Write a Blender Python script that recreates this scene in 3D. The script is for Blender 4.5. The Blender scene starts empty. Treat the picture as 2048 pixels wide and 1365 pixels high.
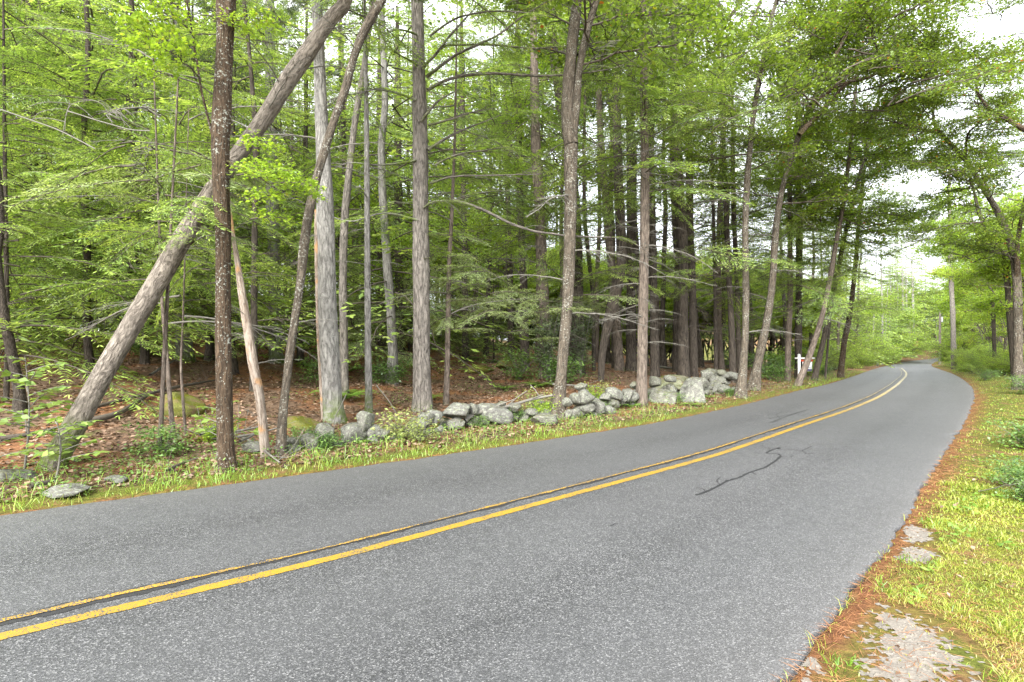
import bpy, math, random, os
import numpy as np
from math import radians as R_

S = bpy.context.scene
COL = S.collection
rng = np.random.default_rng(7)
rnd = random.Random(11)

# ------------------------------------------------------------------ camera, sky, sun, exposure
cam_d = bpy.data.cameras.new('camera'); cam = bpy.data.objects.new('camera', cam_d); COL.objects.link(cam)
cam.location = (0, 0, 1.65); cam.rotation_euler = (R_(90), 0, 0)
cam_d.sensor_width = 36; cam_d.lens = 20.0; cam_d.clip_start = 0.05; cam_d.clip_end = 3000
S.camera = cam

SUN_EL, SUN_AZ = 31, 200      # azimuth clockwise from +Y: behind the camera, a little to the right
W = bpy.data.worlds.new('World'); S.world = W; W.use_nodes = True
wn, wl = W.node_tree.nodes, W.node_tree.links
for n in list(wn): wn.remove(n)
wo = wn.new('ShaderNodeOutputWorld'); bg = wn.new('ShaderNodeBackground')
sky = wn.new('ShaderNodeTexSky'); sky.sky_type = 'NISHITA'; sky.sun_disc = False
sky.sun_elevation = R_(SUN_EL); sky.sun_rotation = R_(SUN_AZ); sky.dust_density = 3; sky.altitude = 50
tc = wn.new('ShaderNodeTexCoord'); nz = wn.new('ShaderNodeTexNoise')
nz.inputs['Scale'].default_value = 2.2; nz.inputs['Detail'].default_value = 5
rp = wn.new('ShaderNodeValToRGB'); rp.color_ramp.elements[0].color = (8.2, 8.7, 9.4, 1); rp.color_ramp.elements[1].color = (11.5, 11.6, 11.8, 1)
rp.color_ramp.elements[0].position = .3; rp.color_ramp.elements[1].position = .7
mx = wn.new('ShaderNodeMix'); mx.data_type = 'RGBA'; mx.inputs[0].default_value = .86
wl.new(tc.outputs['Generated'], nz.inputs['Vector']); wl.new(nz.outputs['Fac'], rp.inputs['Fac'])
wl.new(sky.outputs[0], mx.inputs[6]); wl.new(rp.outputs[0], mx.inputs[7])
wl.new(mx.outputs[2], bg.inputs['Color']); bg.inputs['Strength'].default_value = 0.078
wl.new(bg.outputs[0], wo.inputs[0])

sd = bpy.data.lights.new('sun', 'SUN'); sun = bpy.data.objects.new('sun', sd); COL.objects.link(sun)
sd.energy = 3.0; sd.angle = R_(32); sd.color = (1, .975, .94)
az, el = R_(SUN_AZ), R_(SUN_EL)
from mathutils import Vector, Matrix, Quaternion
sdir = Vector((math.sin(az)*math.cos(el), math.cos(az)*math.cos(el), math.sin(el)))
sun.rotation_euler = sdir.to_track_quat('Z', 'Y').to_euler(); sun.location = (0, -10, 40)

S.view_settings.view_transform = 'Standard'; S.view_settings.look = 'None'
S.view_settings.gamma = 1; S.view_settings.use_curve_mapping = False
S.view_settings.exposure = 2.25
S.render.engine = 'CYCLES'
cy = S.cycles
cy.max_bounces = 8; cy.diffuse_bounces = 6; cy.glossy_bounces = 1; cy.transmission_bounces = 4
cy.transparent_max_bounces = 2; cy.caustics_reflective = False; cy.caustics_refractive = False
cy.use_denoising = True
cy.adaptive_threshold = 0.02

# ------------------------------------------------------------------ photograph geometry -> world
F, CX, CY, CH = 1138.0, 1024.0, 682.5, 1.65
def drop(y):
    t = np.maximum(np.asarray(y, float) - 14, 0)
    d = np.where(t < 16, .001*t*t, .032*(t - 8))
    return np.where(t > 101, 2.976 - .02*np.minimum(t - 101, 50), d)
def on_road(px, py):
    lo, hi = 1.0, 400.0
    for _ in range(60):
        m = (lo + hi)/2
        if (py - CY)*m/F > CH + drop(m): hi = m
        else: lo = m
    return np.array([(px - CX)*lo/F, lo])
LP = [(0,1030),(300,988),(500,962),(700,935),(900,908),(1050,886),(1200,863),(1350,838),(1500,806),(1600,781),(1650,770),(1700,755),(1740,741),(1765,734),(1795,728),(1830,721.5),(1868,717.3)]
RP = [(1570,1352),(1640,1262),(1720,1160),(1800,1055),(1845,975),(1872,930),(1905,880),(1925,850),(1942,815),(1948,795),(1945,778),(1930,762),(1905,748),(1882,740),(1866,734),(1863,730),(1868,726),(1879,721.5),(1888,717.6)]
CP = [(0,1275),(350,1192),(700,1108),(1050,1015),(1400,920),(1500,888),(1600,853),(1680,826),(1720,811),(1760,793),(1785,777),(1800,765),(1812,752),(1811,744),(1803,737)]
def resample(P, step):
    P = np.asarray(P, float)
    # catmull-rom then even spacing
    out = []
    for i in range(len(P) - 1):
        p0 = P[max(i-1, 0)]; p1 = P[i]; p2 = P[i+1]; p3 = P[min(i+2, len(P)-1)]
        for t in np.linspace(0, 1, 16, endpoint=False):
            out.append(.5*((2*p1) + (-p0+p2)*t + (2*p0-5*p1+4*p2-p3)*t*t + (-p0+3*p1-3*p2+p3)*t**3))
    out.append(P[-1]); out = np.array(out)
    d = np.r_[0, np.cumsum(np.linalg.norm(np.diff(out, axis=0), axis=1))]
    n = max(2, int(d[-1]/step)); s = np.linspace(0, d[-1], n)
    return np.stack([np.interp(s, d, out[:, k]) for k in range(out.shape[1])], 1)
Lw = np.array([on_road(*p) for p in LP]); Rw = np.array([on_road(*p) for p in RP]); Cw = np.array([on_road(*p) for p in CP])
dl = np.array([-.80, -.60])
Lw = np.vstack([Lw[0] + dl*40, Lw[0] + dl*18, Lw[0] + dl*5, Lw, Lw[-1] + [10, 14], Lw[-1] + [14, 60]])
Rw = np.vstack([Rw[0] + np.array([-.75, -.66])*44, Rw[0] + np.array([-.74, -.67])*20, Rw[0] + np.array([-.7, -.714])*5, Rw, Rw[-1] + [9, 12], Rw[-1] + [13, 60]])
Cw = np.vstack([Cw[0] + np.array([-.78, -.625])*40, Cw[0] + np.array([-.78, -.625])*5, Cw])
Lc, Rc, Cc = resample(Lw, .25), resample(Rw, .25), resample(Cw, .2)

def poly_dist_raw(P, C):
    """signed distance of points P (n,2) to the polyline C; positive on its left."""
    P = np.atleast_2d(P); best = np.full(len(P), 1e9); sg = np.ones(len(P)); stn = np.zeros(len(P))
    C = C[::2]
    for i in range(len(C) - 1):
        a, b = C[i], C[i+1]; ab = b - a
        t = np.clip(((P - a) @ ab)/(ab @ ab), 0, 1)
        q = P - a - t[:, None]*ab; d = np.hypot(q[:, 0], q[:, 1])
        m = d < best; best[m] = d[m]
        s = np.sign(ab[0]*(P[:, 1]-a[1]) - ab[1]*(P[:, 0]-a[0])); sg[m] = s[m]; stn[m] = i + t[m]
    return best*sg, stn
def sdf_grid(C, x0, x1, y0, y1, h):
    xs = np.arange(x0, x1 + h, h); ys = np.arange(y0, y1 + h, h); X, Y = np.meshgrid(xs, ys)
    return (x0, y0, h, poly_dist_raw(np.stack([X.ravel(), Y.ravel()], 1), C)[0].reshape(X.shape))
def sdf_look(G, P):
    x0, y0, h, A = G; u = (P[:, 0]-x0)/h; v = (P[:, 1]-y0)/h
    ok = (u >= 0) & (v >= 0) & (u < A.shape[1]-1) & (v < A.shape[0]-1)
    i = np.clip(u.astype(int), 0, A.shape[1]-2); j = np.clip(v.astype(int), 0, A.shape[0]-2); f = u-i; g_ = v-j
    return ok, A[j, i]*(1-f)*(1-g_) + A[j, i+1]*f*(1-g_) + A[j+1, i]*(1-f)*g_ + A[j+1, i+1]*f*g_
SDF = {}
def poly_dist(P, C):
    P = np.atleast_2d(P); key = 'L' if (C is Lc) else 'R'
    if key not in SDF:
        SDF[key] = (sdf_grid(C, -14, 26, .5, 36, .14), sdf_grid(C, -90, 150, -20, 215, 1.0), sdf_grid(C, -430, 530, -170, 710, 8.0))
    out = sdf_look(SDF[key][2], P)[1]
    for G in (SDF[key][1], SDF[key][0]):
        ok, d = sdf_look(G, P); out = np.where(ok, d, out)
    return out, None
def sst(x, a, b):
    t = np.clip((x - a)/(b - a), 0, 1); return t*t*(3 - 2*t)
def lump(x, y, s, k=0):
    return (np.sin(x*s+1.3+k)*np.cos(y*s*1.17+.4+k*2) + .5*np.sin(x*s*2.3+y*s*1.1+k) + .3*np.cos(x*s*3.9-y*s*4.3+2*k))/1.8
def height(x, y, dL=None, dR=None):
    x = np.atleast_1d(np.asarray(x, float)); y = np.atleast_1d(np.asarray(y, float))
    P = np.stack([x, y], 1)
    if dL is None: dL, _ = poly_dist(P, Lc)
    if dR is None: dR, _ = poly_dist(P, Rc)
    z = -drop(y)*sst(x, 2, 14)
    k = .045 + .075*sst(-x, -2, 9) - .012*sst(x, 4, 14)
    d = np.maximum(dL - 1.6, 0)
    rise = k*np.where(d < 24, d - d*d/96, 18.0)
    rise += .32*sst(dL, 1.5, 3.6)*sst(x, -2.5, 3)*(1 - sst(x, 15, 30))
    rise -= .0*x
    bumps = .10*lump(x, y, .9)*sst(dL, 1.2, 4) + .35*lump(x, y, .23, 2)*sst(dL, 4, 12)
    left = np.where(dL > 0, rise + bumps + .05*sst(dL, .1, .9) - .015, 0)
    e = np.maximum(-dR, 0)
    right = np.where(dR < 0, .02*sst(e, .05, .5) + .025*lump(x, y, 2.1, 3)*sst(e, .2, .8) + .05*np.maximum(e - 4, 0)*.8 + .2*lump(x, y, .3)*sst(e, 3, 8), 0)
    inside = (dL < 0) & (dR > 0)
    return z + np.where(inside, -.07, 0) + left + right
def hz(x, y): return float(height(x, y)[0])
def ray_ground(px, py, hint=None):
    """where the line of sight through (px, py) of the photograph meets the ground"""
    D = np.r_[np.linspace(1.5, 40, 400), np.linspace(40.3, 250, 500)]
    x = (px - CX)*D/F; z = CH - (py - CY)*D/F
    h = height(x, D)
    k = np.nonzero(h >= z)[0]
    i = k[0] if len(k) else len(D) - 1
    return np.array([x[i], D[i], h[i]])
def at(px, py, D): return np.array([(px - CX)*D/F, D, CH - (py - CY)*D/F])

# ------------------------------------------------------------------ mesh and object helpers
def new_mesh(name, V, Q=None, T=None, mats=(), mq=None, mt=None, tint=None, uvq=None, smooth=False):
    me = bpy.data.meshes.new(name)
    V = np.asarray(V, np.float32)
    Q = np.zeros((0, 4), np.int32) if Q is None else np.asarray(Q, np.int32).reshape(-1, 4)
    T = np.zeros((0, 3), np.int32) if T is None else np.asarray(T, np.int32).reshape(-1, 3)
    nq, nt = len(Q), len(T)
    me.vertices.add(len(V)); me.vertices.foreach_set('co', V.ravel())
    me.loops.add(nq*4 + nt*3); me.loops.foreach_set('vertex_index', np.r_[Q.ravel(), T.ravel()].astype(np.int32))
    me.polygons.add(nq + nt)
    st = np.r_[np.arange(nq)*4, nq*4 + np.arange(nt)*3].astype(np.int32)
    me.polygons.foreach_set('loop_start', st)
    for m in mats: me.materials.append(m)
    mi = np.r_[np.zeros(nq, np.int32) if mq is None else mq, np.zeros(nt, np.int32) if mt is None else mt].astype(np.int32)
    me.polygons.foreach_set('material_index', mi)
    if smooth: me.polygons.foreach_set('use_smooth', np.ones(nq + nt, bool))
    if tint is not None:
        a = me.attributes.new('tint', 'FLOAT', 'POINT'); a.data.foreach_set('value', np.asarray(tint, np.float32))
    if uvq is not None:
        uv = me.uv_layers.new(name='UVMap'); uv.data.foreach_set('uv', np.asarray(uvq, np.float32).ravel())
    me.update(calc_edges=True)
    return me
class Acc:
    """collects tubes and leaf cards into one mesh"""
    def __init__(s): s.V=[]; s.Q=[]; s.MQ=[]; s.T=[]; s.MT=[]; s.C=[]; s.n=0; s.UQ=[]
    def add(s, V, Q=None, T=None, m=0, tint=.5):
        V = np.asarray(V, float); s.V.append(V)
        s.C.append(np.broadcast_to(np.asarray(tint, float), (len(V),)))
        if Q is not None: Q = np.asarray(Q); s.Q.append(Q + s.n); s.MQ.append(np.full(len(Q), m))
        if T is not None: T = np.asarray(T); s.T.append(T + s.n); s.MT.append(np.full(len(T), m))
        s.n += len(V)
    def leaves(s, p, d, n, l, w, m=0, tint=.5, fold=.0, base=0.0, mid=.45):
        """diamond leaf cards: base point p, direction d, normal n"""
        p = np.asarray(p); d = d/np.linalg.norm(d, axis=1, keepdims=True)
        sd_ = np.cross(n, d); sd_ /= np.linalg.norm(sd_, axis=1, keepdims=True) + 1e-9
        nn = np.cross(d, sd_)
        l = np.broadcast_to(l, (len(p),))[:, None]; w = np.broadcast_to(w, (len(p),))[:, None]
        a = p; b = p + d*l*mid + sd_*w*.5 + nn*w*fold; c = p + d*l; e = p + d*l*mid - sd_*w*.5 + nn*w*fold
        V = np.stack([a, b, c, e], 1).reshape(-1, 3)
        k = np.arange(len(p))*4
        s.add(V, Q=np.stack([k, k+1, k+2, k+3], 1), m=m, tint=np.repeat(np.broadcast_to(tint, (len(p),)), 4))
    def lobed(s, p, d, n, l, m=0, tint=.5):
        """maple-like leaf with five points"""
        p = np.asarray(p); d = d/np.linalg.norm(d, axis=1, keepdims=True)
        sd_ = np.cross(n, d); sd_ /= np.linalg.norm(sd_, axis=1, keepdims=True) + 1e-9
        nn = np.cross(d, sd_)
        prof = [(0,0,0),(-.05,.28,-.04),(.22,.20,0),(.45,.52,-.06),(.55,.2,0),(1,0,-.1),(.55,-.2,0),(.45,-.52,-.06),(.22,-.20,0),(-.05,-.28,-.04),(.35,0,.04)]
        l = np.broadcast_to(l, (len(p),))[:, None]
        V = np.stack([p + d*l*a + sd_*l*b + nn*l*c for a, b, c in prof], 1).reshape(-1, 3)
        k = np.arange(len(p))*11
        T = np.concatenate([np.stack([k+10, k+i, k+(i+1) % 10], 1) for i in range(10)])
        s.add(V, T=T, m=m, tint=np.repeat(np.broadcast_to(tint, (len(p),)), 11))
    def tube(s, P, r, seg=5, m=0, tint=.5):
        V, Q, _ = tube_arrays(P, r, seg); s.add(V, Q=Q, m=m, tint=tint)
    def mesh(s, name, mats, smooth=False):
        V = np.vstack(s.V)
        return new_mesh(name, V, np.vstack(s.Q) if s.Q else None, np.vstack(s.T) if s.T else None, mats,
                        np.concatenate(s.MQ) if s.MQ else None, np.concatenate(s.MT) if s.MT else None, np.concatenate(s.C), smooth=smooth)
    def xform(s, M, other):
        pass
def tube_arrays(P, r, seg, ridge=0, seed=0, flare=0):
    P = np.asarray(P, float); r = np.broadcast_to(np.asarray(r, float), (len(P),))
    t = np.gradient(P, axis=0); t /= np.linalg.norm(t, axis=1, keepdims=True) + 1e-9
    ref = np.array([0, 1, 0.]) if abs(t[0, 1]) < .8 else np.array([1, 0, 0.])
    a = np.cross(t, ref); a /= np.linalg.norm(a, axis=1, keepdims=True) + 1e-9
    b = np.cross(t, a)
    th = np.linspace(0, 2*np.pi, seg, endpoint=False)
    rr = np.repeat(r[:, None], seg, 1)
    L = np.r_[0, np.cumsum(np.linalg.norm(np.diff(P, axis=0), axis=1))]
    if flare:
        f = np.exp(-L/(.9*flare))[:, None]
        lob = np.maximum(0, np.sin(th*3 + seed) + .4*np.sin(th*5 + seed*2))[None]
        rr = rr*(1 + f*(.25 + .55*lob))
    if ridge:
        g = np.random.default_rng(seed)
        n = g.normal(0, 1, (len(P), seg)); n = (n + np.roll(n, 1, 0) + np.roll(n, -1, 0))/1.8
        rr = rr*(1 + ridge*n)
        lw = np.sin(L*2.1 + seed)*.03 + np.sin(L*5.3 + seed*3)*.015
        rr = rr*(1 + lw[:, None])
    V = P[:, None] + rr[..., None]*(np.cos(th)[None, :, None]*a[:, None] + np.sin(th)[None, :, None]*b[:, None])
    N = len(P); i = np.arange(N-1)[:, None]*seg; j = np.arange(seg)[None]; j2 = (j + 1) % seg
    Q = np.stack([i+j, i+j2, i+seg+j2, i+seg+j], -1).reshape(-1, 4)
    R0 = float(np.mean(r))*2*np.pi
    u0 = np.broadcast_to(j/seg*R0, (N-1, seg)); u1 = np.broadcast_to((j+1)/seg*R0, (N-1, seg))
    v0 = np.broadcast_to(L[:-1, None], (N-1, seg)); v1 = np.broadcast_to(L[1:, None], (N-1, seg))
    uv = np.stack([np.stack([u0, v0], -1), np.stack([u1, v0], -1), np.stack([u1, v1], -1), np.stack([u0, v1], -1)], 2).reshape(-1, 2)
    return V.reshape(-1, 3), Q, uv
def obj(name, me, parent=None, loc=None):
    o = bpy.data.objects.new(name, me); COL.objects.link(o)
    if parent is not None: o.parent = parent
    if loc is not None: o.location = loc
    return o
def thing(name, label, cat, loc=(0, 0, 0), group=None, rz=0):
    o = bpy.data.objects.new(name, None); COL.objects.link(o); o.location = loc; o.rotation_euler = (0, 0, rz)
    o.empty_display_size = .2
    o['label'] = label; o['category'] = cat
    if group: o['group'] = group
    return o
def tag(o, label=None, cat=None, group=None, kind=None):
    if label: o['label'] = label
    if cat: o['category'] = cat
    if group: o['group'] = group
    if kind: o['kind'] = kind
    return o
def place(name, me, parent, pos, quat=None, scale=1.0):
    """a piece at a world position, as a child of parent (whose own transform is a plain translation)"""
    o = bpy.data.objects.new(name, me); COL.objects.link(o); o.parent = parent
    o.location = Vector(pos) - parent.location
    if quat is not None: o.rotation_mode = 'QUATERNION'; o.rotation_quaternion = quat
    o.scale = (scale,)*3 if np.isscalar(scale) else scale
    return o

# ------------------------------------------------------------------ materials
def mat(name):
    m = bpy.data.materials.new(name); m.use_nodes = True
    nt = m.node_tree
    for n in list(nt.nodes): nt.nodes.remove(n)
    return m, nt.nodes, nt.links
def ramp(nodes, stops):
    r = nodes.new('ShaderNodeValToRGB'); e = r.color_ramp.elements
    while len(e) < len(stops): e.new(.5)
    for k, (p, c) in enumerate(stops): e[k].position = p; e[k].color = (*c, 1)
    return r
def noise(nodes, links, vec, scale, detail=4, rough=.55):
    n = nodes.new('ShaderNodeTexNoise'); n.inputs['Scale'].default_value = scale; n.inputs['Detail'].default_value = detail
    n.inputs['Roughness'].default_value = rough
    if vec is not None: links.new(vec, n.inputs['Vector'])
    return n
def mixc(nodes, links, fac, a, b, mode='MIX'):
    m = nodes.new('ShaderNodeMix'); m.data_type = 'RGBA'; m.blend_type = mode
    for s, v in ((0, fac), (6, a), (7, b)):
        if isinstance(v, (int, float)): m.inputs[s].default_value = v
        elif isinstance(v, tuple): m.inputs[s].default_value = (*v, 1)
        else: links.new(v, m.inputs[s])
    return m.outputs[2]
def math_(nodes, links, op, a, b=0.0, clamp=False):
    m = nodes.new('ShaderNodeMath'); m.operation = op; m.use_clamp = clamp
    for s, v in ((0, a), (1, b)):
        if isinstance(v, (int, float)): m.inputs[s].default_value = v
        else: links.new(v, m.inputs[s])
    return m.outputs[0]
def foliage_mat(name, stops, trans=.45, gain=1.0, rough=.6, huevar=.35, alt=None):
    m, n, l = mat(name)
    at_ = n.new('ShaderNodeAttribute'); at_.attribute_name = 'tint'
    oi = n.new('ShaderNodeObjectInfo')
    r = ramp(n, stops); l.new(at_.outputs['Fac'], r.inputs['Fac'])
    ofs = math_(n, l, 'MULTIPLY', math_(n, l, 'SUBTRACT', oi.outputs['Random'], .5), huevar)
    l.new(math_(n, l, 'ADD', at_.outputs['Fac'], ofs, True), r.inputs['Fac'])
    c = r.outputs[0]
    d = n.new('ShaderNodeBsdfDiffuse'); t = n.new('ShaderNodeBsdfTranslucent'); g = n.new('ShaderNodeBsdfGlossy'); g.inputs['Roughness'].default_value = .45
    g.inputs['Color'].default_value = (.9, .95, 1, 1)
    l.new(c, d.inputs['Color'])
    tcx = mixc(n, l, 1.0, c, (1.28*gain, 1.25*gain, .75*gain), 'MULTIPLY')
    l.new(tcx, t.inputs['Color'])
    mx_ = n.new('ShaderNodeMixShader'); mx_.inputs[0].default_value = trans; l.new(d.outputs[0], mx_.inputs[1]); l.new(t.outputs[0], mx_.inputs[2])
    m2 = n.new('ShaderNodeMixShader'); m2.inputs[0].default_value = .045; l.new(mx_.outputs[0], m2.inputs[1]); l.new(g.outputs[0], m2.inputs[2])
    o = n.new('ShaderNodeOutputMaterial'); l.new(m2.outputs[0], o.inputs[0])
    return m
M = {}
M['hemlock'] = foliage_mat('hemlock needles', [(0, (.075, .13, .03)), (.5, (.195, .30, .06)), (.8, (.30, .42, .08)), (1, (.42, .53, .13))])
M['hemlock_pale'] = foliage_mat('pale hemlock needles', [(0, (.13, .18, .08)), (.5, (.25, .33, .13)), (1, (.38, .47, .20))])
M['pine'] = foliage_mat('pine needles', [(0, (.05, .085, .035)), (.5, (.13, .18, .06)), (1, (.24, .31, .10))])
M['maple'] = foliage_mat('maple leaves', [(0, (.055, .10, .015)), (.45, (.15, .23, .026)), (.85, (.25, .36, .035)), (.955, (.27, .34, .035)), (.985, (.38, .30, .02)), (1, (.45, .14, .02))], trans=.5, huevar=.12)
M['bright'] = foliage_mat('bright broad leaves', [(0, (.15, .25, .02)), (.5, (.28, .42, .035)), (.9, (.38, .52, .06)), (1, (.42, .42, .05))], trans=.5, huevar=.25)
M['shrub'] = foliage_mat('shrub leaves', [(0, (.06, .12, .03)), (.5, (.13, .23, .05)), (1, (.24, .36, .09))], trans=.4)
M['creeper'] = foliage_mat('creeper leaves', [(0, (.07, .10, .05)), (.5, (.15, .20, .09)), (1, (.30, .35, .17))], trans=.3)
M['sapling'] = foliage_mat('sapling leaves', [(0, (.10, .17, .03)), (.5, (.19, .28, .055)), (1, (.30, .38, .09))], trans=.45)
M['dry_shrub'] = foliage_mat('yellowing shrub leaves', [(0, (.16, .20, .06)), (.5, (.26, .32, .09)), (.9, (.38, .40, .14)), (1, (.40, .26, .10))], trans=.4)
M['grass'] = foliage_mat('verge grass', [(0, (.07, .14, .015)), (.5, (.15, .27, .025)), (.85, (.25, .36, .04)), (1, (.34, .34, .10))], trans=.35)
M['short_grass'] = foliage_mat('short yellow grass', [(0, (.09, .15, .015)), (.4, (.19, .255, .022)), (.8, (.31, .34, .04)), (1, (.38, .30, .12))], trans=.3)
M['fern'] = foliage_mat('fern fronds', [(0, (.08, .17, .02)), (.6, (.17, .31, .04)), (1, (.26, .38, .06))], trans=.4)
M['litter'] = foliage_mat('dry fallen leaves', [(0, (.05, .03, .02)), (.4, (.17, .10, .06)), (.75, (.29, .20, .14)), (1, (.38, .29, .22))], trans=.1)
M['needles'] = foliage_mat('fallen pine needles', [(0, (.09, .035, .014)), (.5, (.22, .085, .03)), (1, (.34, .17, .07))], trans=.05)

def bark_mat(name, dark, light, lich=None, lich_amt=0.0, vscale=1.0, moss=0.0, plate=9, pale=None):
    m, n, l = mat(name)
    uv = n.new('ShaderNodeUVMap'); mp = n.new('ShaderNodeMapping'); mp.inputs['Scale'].default_value = (1, .28*vscale, 1)
    oi = n.new('ShaderNodeObjectInfo'); l.new(uv.outputs[0], mp.inputs[0])
    cb = n.new('ShaderNodeCombineXYZ'); l.new(math_(n, l, 'MULTIPLY', oi.outputs['Random'], 40.0), cb.inputs[2]); l.new(cb.outputs[0], mp.inputs['Location'])
    wob = noise(n, l, mp.outputs[0], 9, 3)
    wv = mixc(n, l, .10, mp.outputs[0], wob.outputs['Color'])
    mp2 = n.new('ShaderNodeMapping'); mp2.inputs['Scale'].default_value = (1, .5, 1); l.new(wv, mp2.inputs[0])
    vo = n.new('ShaderNodeTexVoronoi'); vo.feature = 'DISTANCE_TO_EDGE'; vo.inputs['Scale'].default_value = plate*2.3; l.new(mp2.outputs[0], vo.inputs['Vector'])
    rid = noise(n, l, mp2.outputs[0], 42, 5, .65)
    fine = noise(n, l, uv.outputs[0], 90, 4, .7)
    big = noise(n, l, uv.outputs[0], 1.3, 3)
    crack = ramp(n, [(0, (0, 0, 0)), (.30, (1, 1, 1))]); l.new(vo.outputs['Distance'], crack.inputs['Fac'])
    rr2 = ramp(n, [(.40, (0, 0, 0)), (.56, (1, 1, 1))]); l.new(rid.outputs['Fac'], rr2.inputs['Fac'])
    f = math_(n, l, 'ADD', math_(n, l, 'MULTIPLY', crack.outputs[0], .42), math_(n, l, 'MULTIPLY', rr2.outputs[0], .50))
    f = math_(n, l, 'MULTIPLY', f, math_(n, l, 'ADD', math_(n, l, 'MULTIPLY', fine.outputs['Fac'], 1.1), .55), True)
    c = mixc(n, l, f, dark, light)
    c = mixc(n, l, math_(n, l, 'MULTIPLY', math_(n, l, 'SUBTRACT', big.outputs['Fac'], .35), 1.2, True), c, tuple(x*.62 for x in light))
    if pale:
        b2 = noise(n, l, uv.outputs[0], 2.2, 4)
        rr_ = ramp(n, [(.56, (0, 0, 0)), (.62, (1, 1, 1))]); l.new(b2.outputs['Fac'], rr_.inputs['Fac'])
        c = mixc(n, l, rr_.outputs[0], c, pale)
    if lich:
        ln = noise(n, l, uv.outputs[0], 30, 5, .72); lb = noise(n, l, uv.outputs[0], 3, 2)
        th = math_(n, l, 'ADD', ln.outputs['Fac'], math_(n, l, 'MULTIPLY', lb.outputs['Fac'], .35))
        lr = ramp(n, [(.86 - lich_amt*.3, (0, 0, 0)), (.93 - lich_amt*.3, (.8, .8, .8))]); l.new(th, lr.inputs['Fac'])
        c = mixc(n, l, lr.outputs[0], c, lich)
    if moss:
        sx = n.new('ShaderNodeSeparateXYZ'); l.new(uv.outputs[0], sx.inputs[0])
        mn = noise(n, l, uv.outputs[0], 5, 4, .7)
        hh = math_(n, l, 'SUBTRACT', moss, sx.outputs[1]); hh = math_(n, l, 'MULTIPLY', hh, 1.5, True)
        mm_ = math_(n, l, 'MULTIPLY', hh, math_(n, l, 'MULTIPLY', math_(n, l, 'SUBTRACT', mn.outputs['Fac'], .38), 7.0, True), True)
        c = mixc(n, l, mm_, c, (.09, .13, .015))
    b = n.new('ShaderNodeBsdfPrincipled'); b.inputs['Roughness'].default_value = .9; b.inputs['Specular IOR Level'].default_value = .15
    l.new(c, b.inputs['Base Color'])
    bp = n.new('ShaderNodeBump'); bp.inputs['Strength'].default_value = .8; bp.inputs['Distance'].default_value = .03
    l.new(f, bp.inputs['Height']); l.new(bp.outputs[0], b.inputs['Normal'])
    o = n.new('ShaderNodeOutputMaterial'); l.new(b.outputs[0], o.inputs[0])
    return m
M['bark_pine'] = bark_mat('grey brown pine bark', (.038, .034, .029), (.26, .235, .205), (.42, .42, .38), .05, moss=.5)
M['bark_grey'] = bark_mat('pale grey bark', (.07, .066, .06), (.31, .30, .275), (.4, .4, .37), .2, moss=.9)
M['bark_lean'] = bark_mat('grey brown scaly bark', (.045, .037, .03), (.275, .24, .20), (.42, .42, .36), .05, vscale=1.6, moss=1.0)
M['bark_maple'] = bark_mat('dark maple bark with lichen', (.018, .013, .009), (.10, .07, .045), (.36, .38, .33), .36, plate=12, moss=.2)
M['bark_dark'] = bark_mat('dark wet conifer bark', (.018, .015, .013), (.105, .088, .07), (.25, .25, .22), .0, moss=.3)
M['bark_brown'] = bark_mat('reddish brown hemlock bark', (.04, .031, .025), (.21, .172, .14), (.38, .38, .32), .08, moss=.4)
M['bark_dead'] = bark_mat('dead trunk half stripped of bark', (.14, .09, .06), (.42, .36, .30), (.5, .48, .42), .1, pale=(.42, .25, .13))
M['bark_mottled'] = bark_mat('grey green mottled bark', (.025, .021, .016), (.15, .125, .095), (.36, .37, .32), .37, plate=14)
def plain_mat(name, a, b, scale=20, rough=.9, bump=.3, dist=.01, spec=.2):
    m, n, l = mat(name); t = n.new('ShaderNodeTexCoord'); nz = noise(n, l, t.outputs['Object'], scale, 5, .65)
    c = mixc(n, l, nz.outputs['Fac'], a, b); p = n.new('ShaderNodeBsdfPrincipled'); p.inputs['Roughness'].default_value = rough
    p.inputs['Specular IOR Level'].default_value = spec
    l.new(c, p.inputs['Base Color']); bp = n.new('ShaderNodeBump'); bp.inputs['Strength'].default_value = bump; bp.inputs['Distance'].default_value = dist
    l.new(nz.outputs['Fac'], bp.inputs['Height']); l.new(bp.outputs[0], p.inputs['Normal'])
    o = n.new('ShaderNodeOutputMaterial'); l.new(p.outputs[0], o.inputs[0]); return m
M['twig'] = plain_mat('grey twig bark', (.075, .07, .058), (.20, .19, .165), 25)
M['twig_dark'] = plain_mat('dark twig bark', (.035, .03, .022), (.13, .11, .09), 25)
M['white_paint'] = plain_mat('white painted wood', (.74, .74, .72), (.82, .82, .80), 12, .5)
M['red_print'] = plain_mat('red sign print', (.45, .05, .02), (.55, .08, .03), 30, .5, 0)
M['blue_print'] = plain_mat('navy sign print', (.03, .03, .10), (.05, .05, .14), 30, .5, 0)
M['grey_print'] = plain_mat('grey blue sign print', (.25, .32, .40), (.35, .42, .5), 30, .5, 0)
M['pole_wood'] = plain_mat('weathered pole wood', (.10, .085, .075), (.20, .17, .15), 6)
M['wire'] = plain_mat('black wire', (.02, .02, .02), (.04, .04, .04), 5)
M['steel'] = plain_mat('grey galvanised steel', (.35, .36, .37), (.45, .46, .47), 5, .5)
M['orange'] = plain_mat('orange brown wood', (.42, .18, .06), (.5, .25, .1), 5)
M['tar'] = plain_mat('black crack sealant', (.012, .012, .013), (.045, .045, .045), 40, .6, .4, .004)

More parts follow.
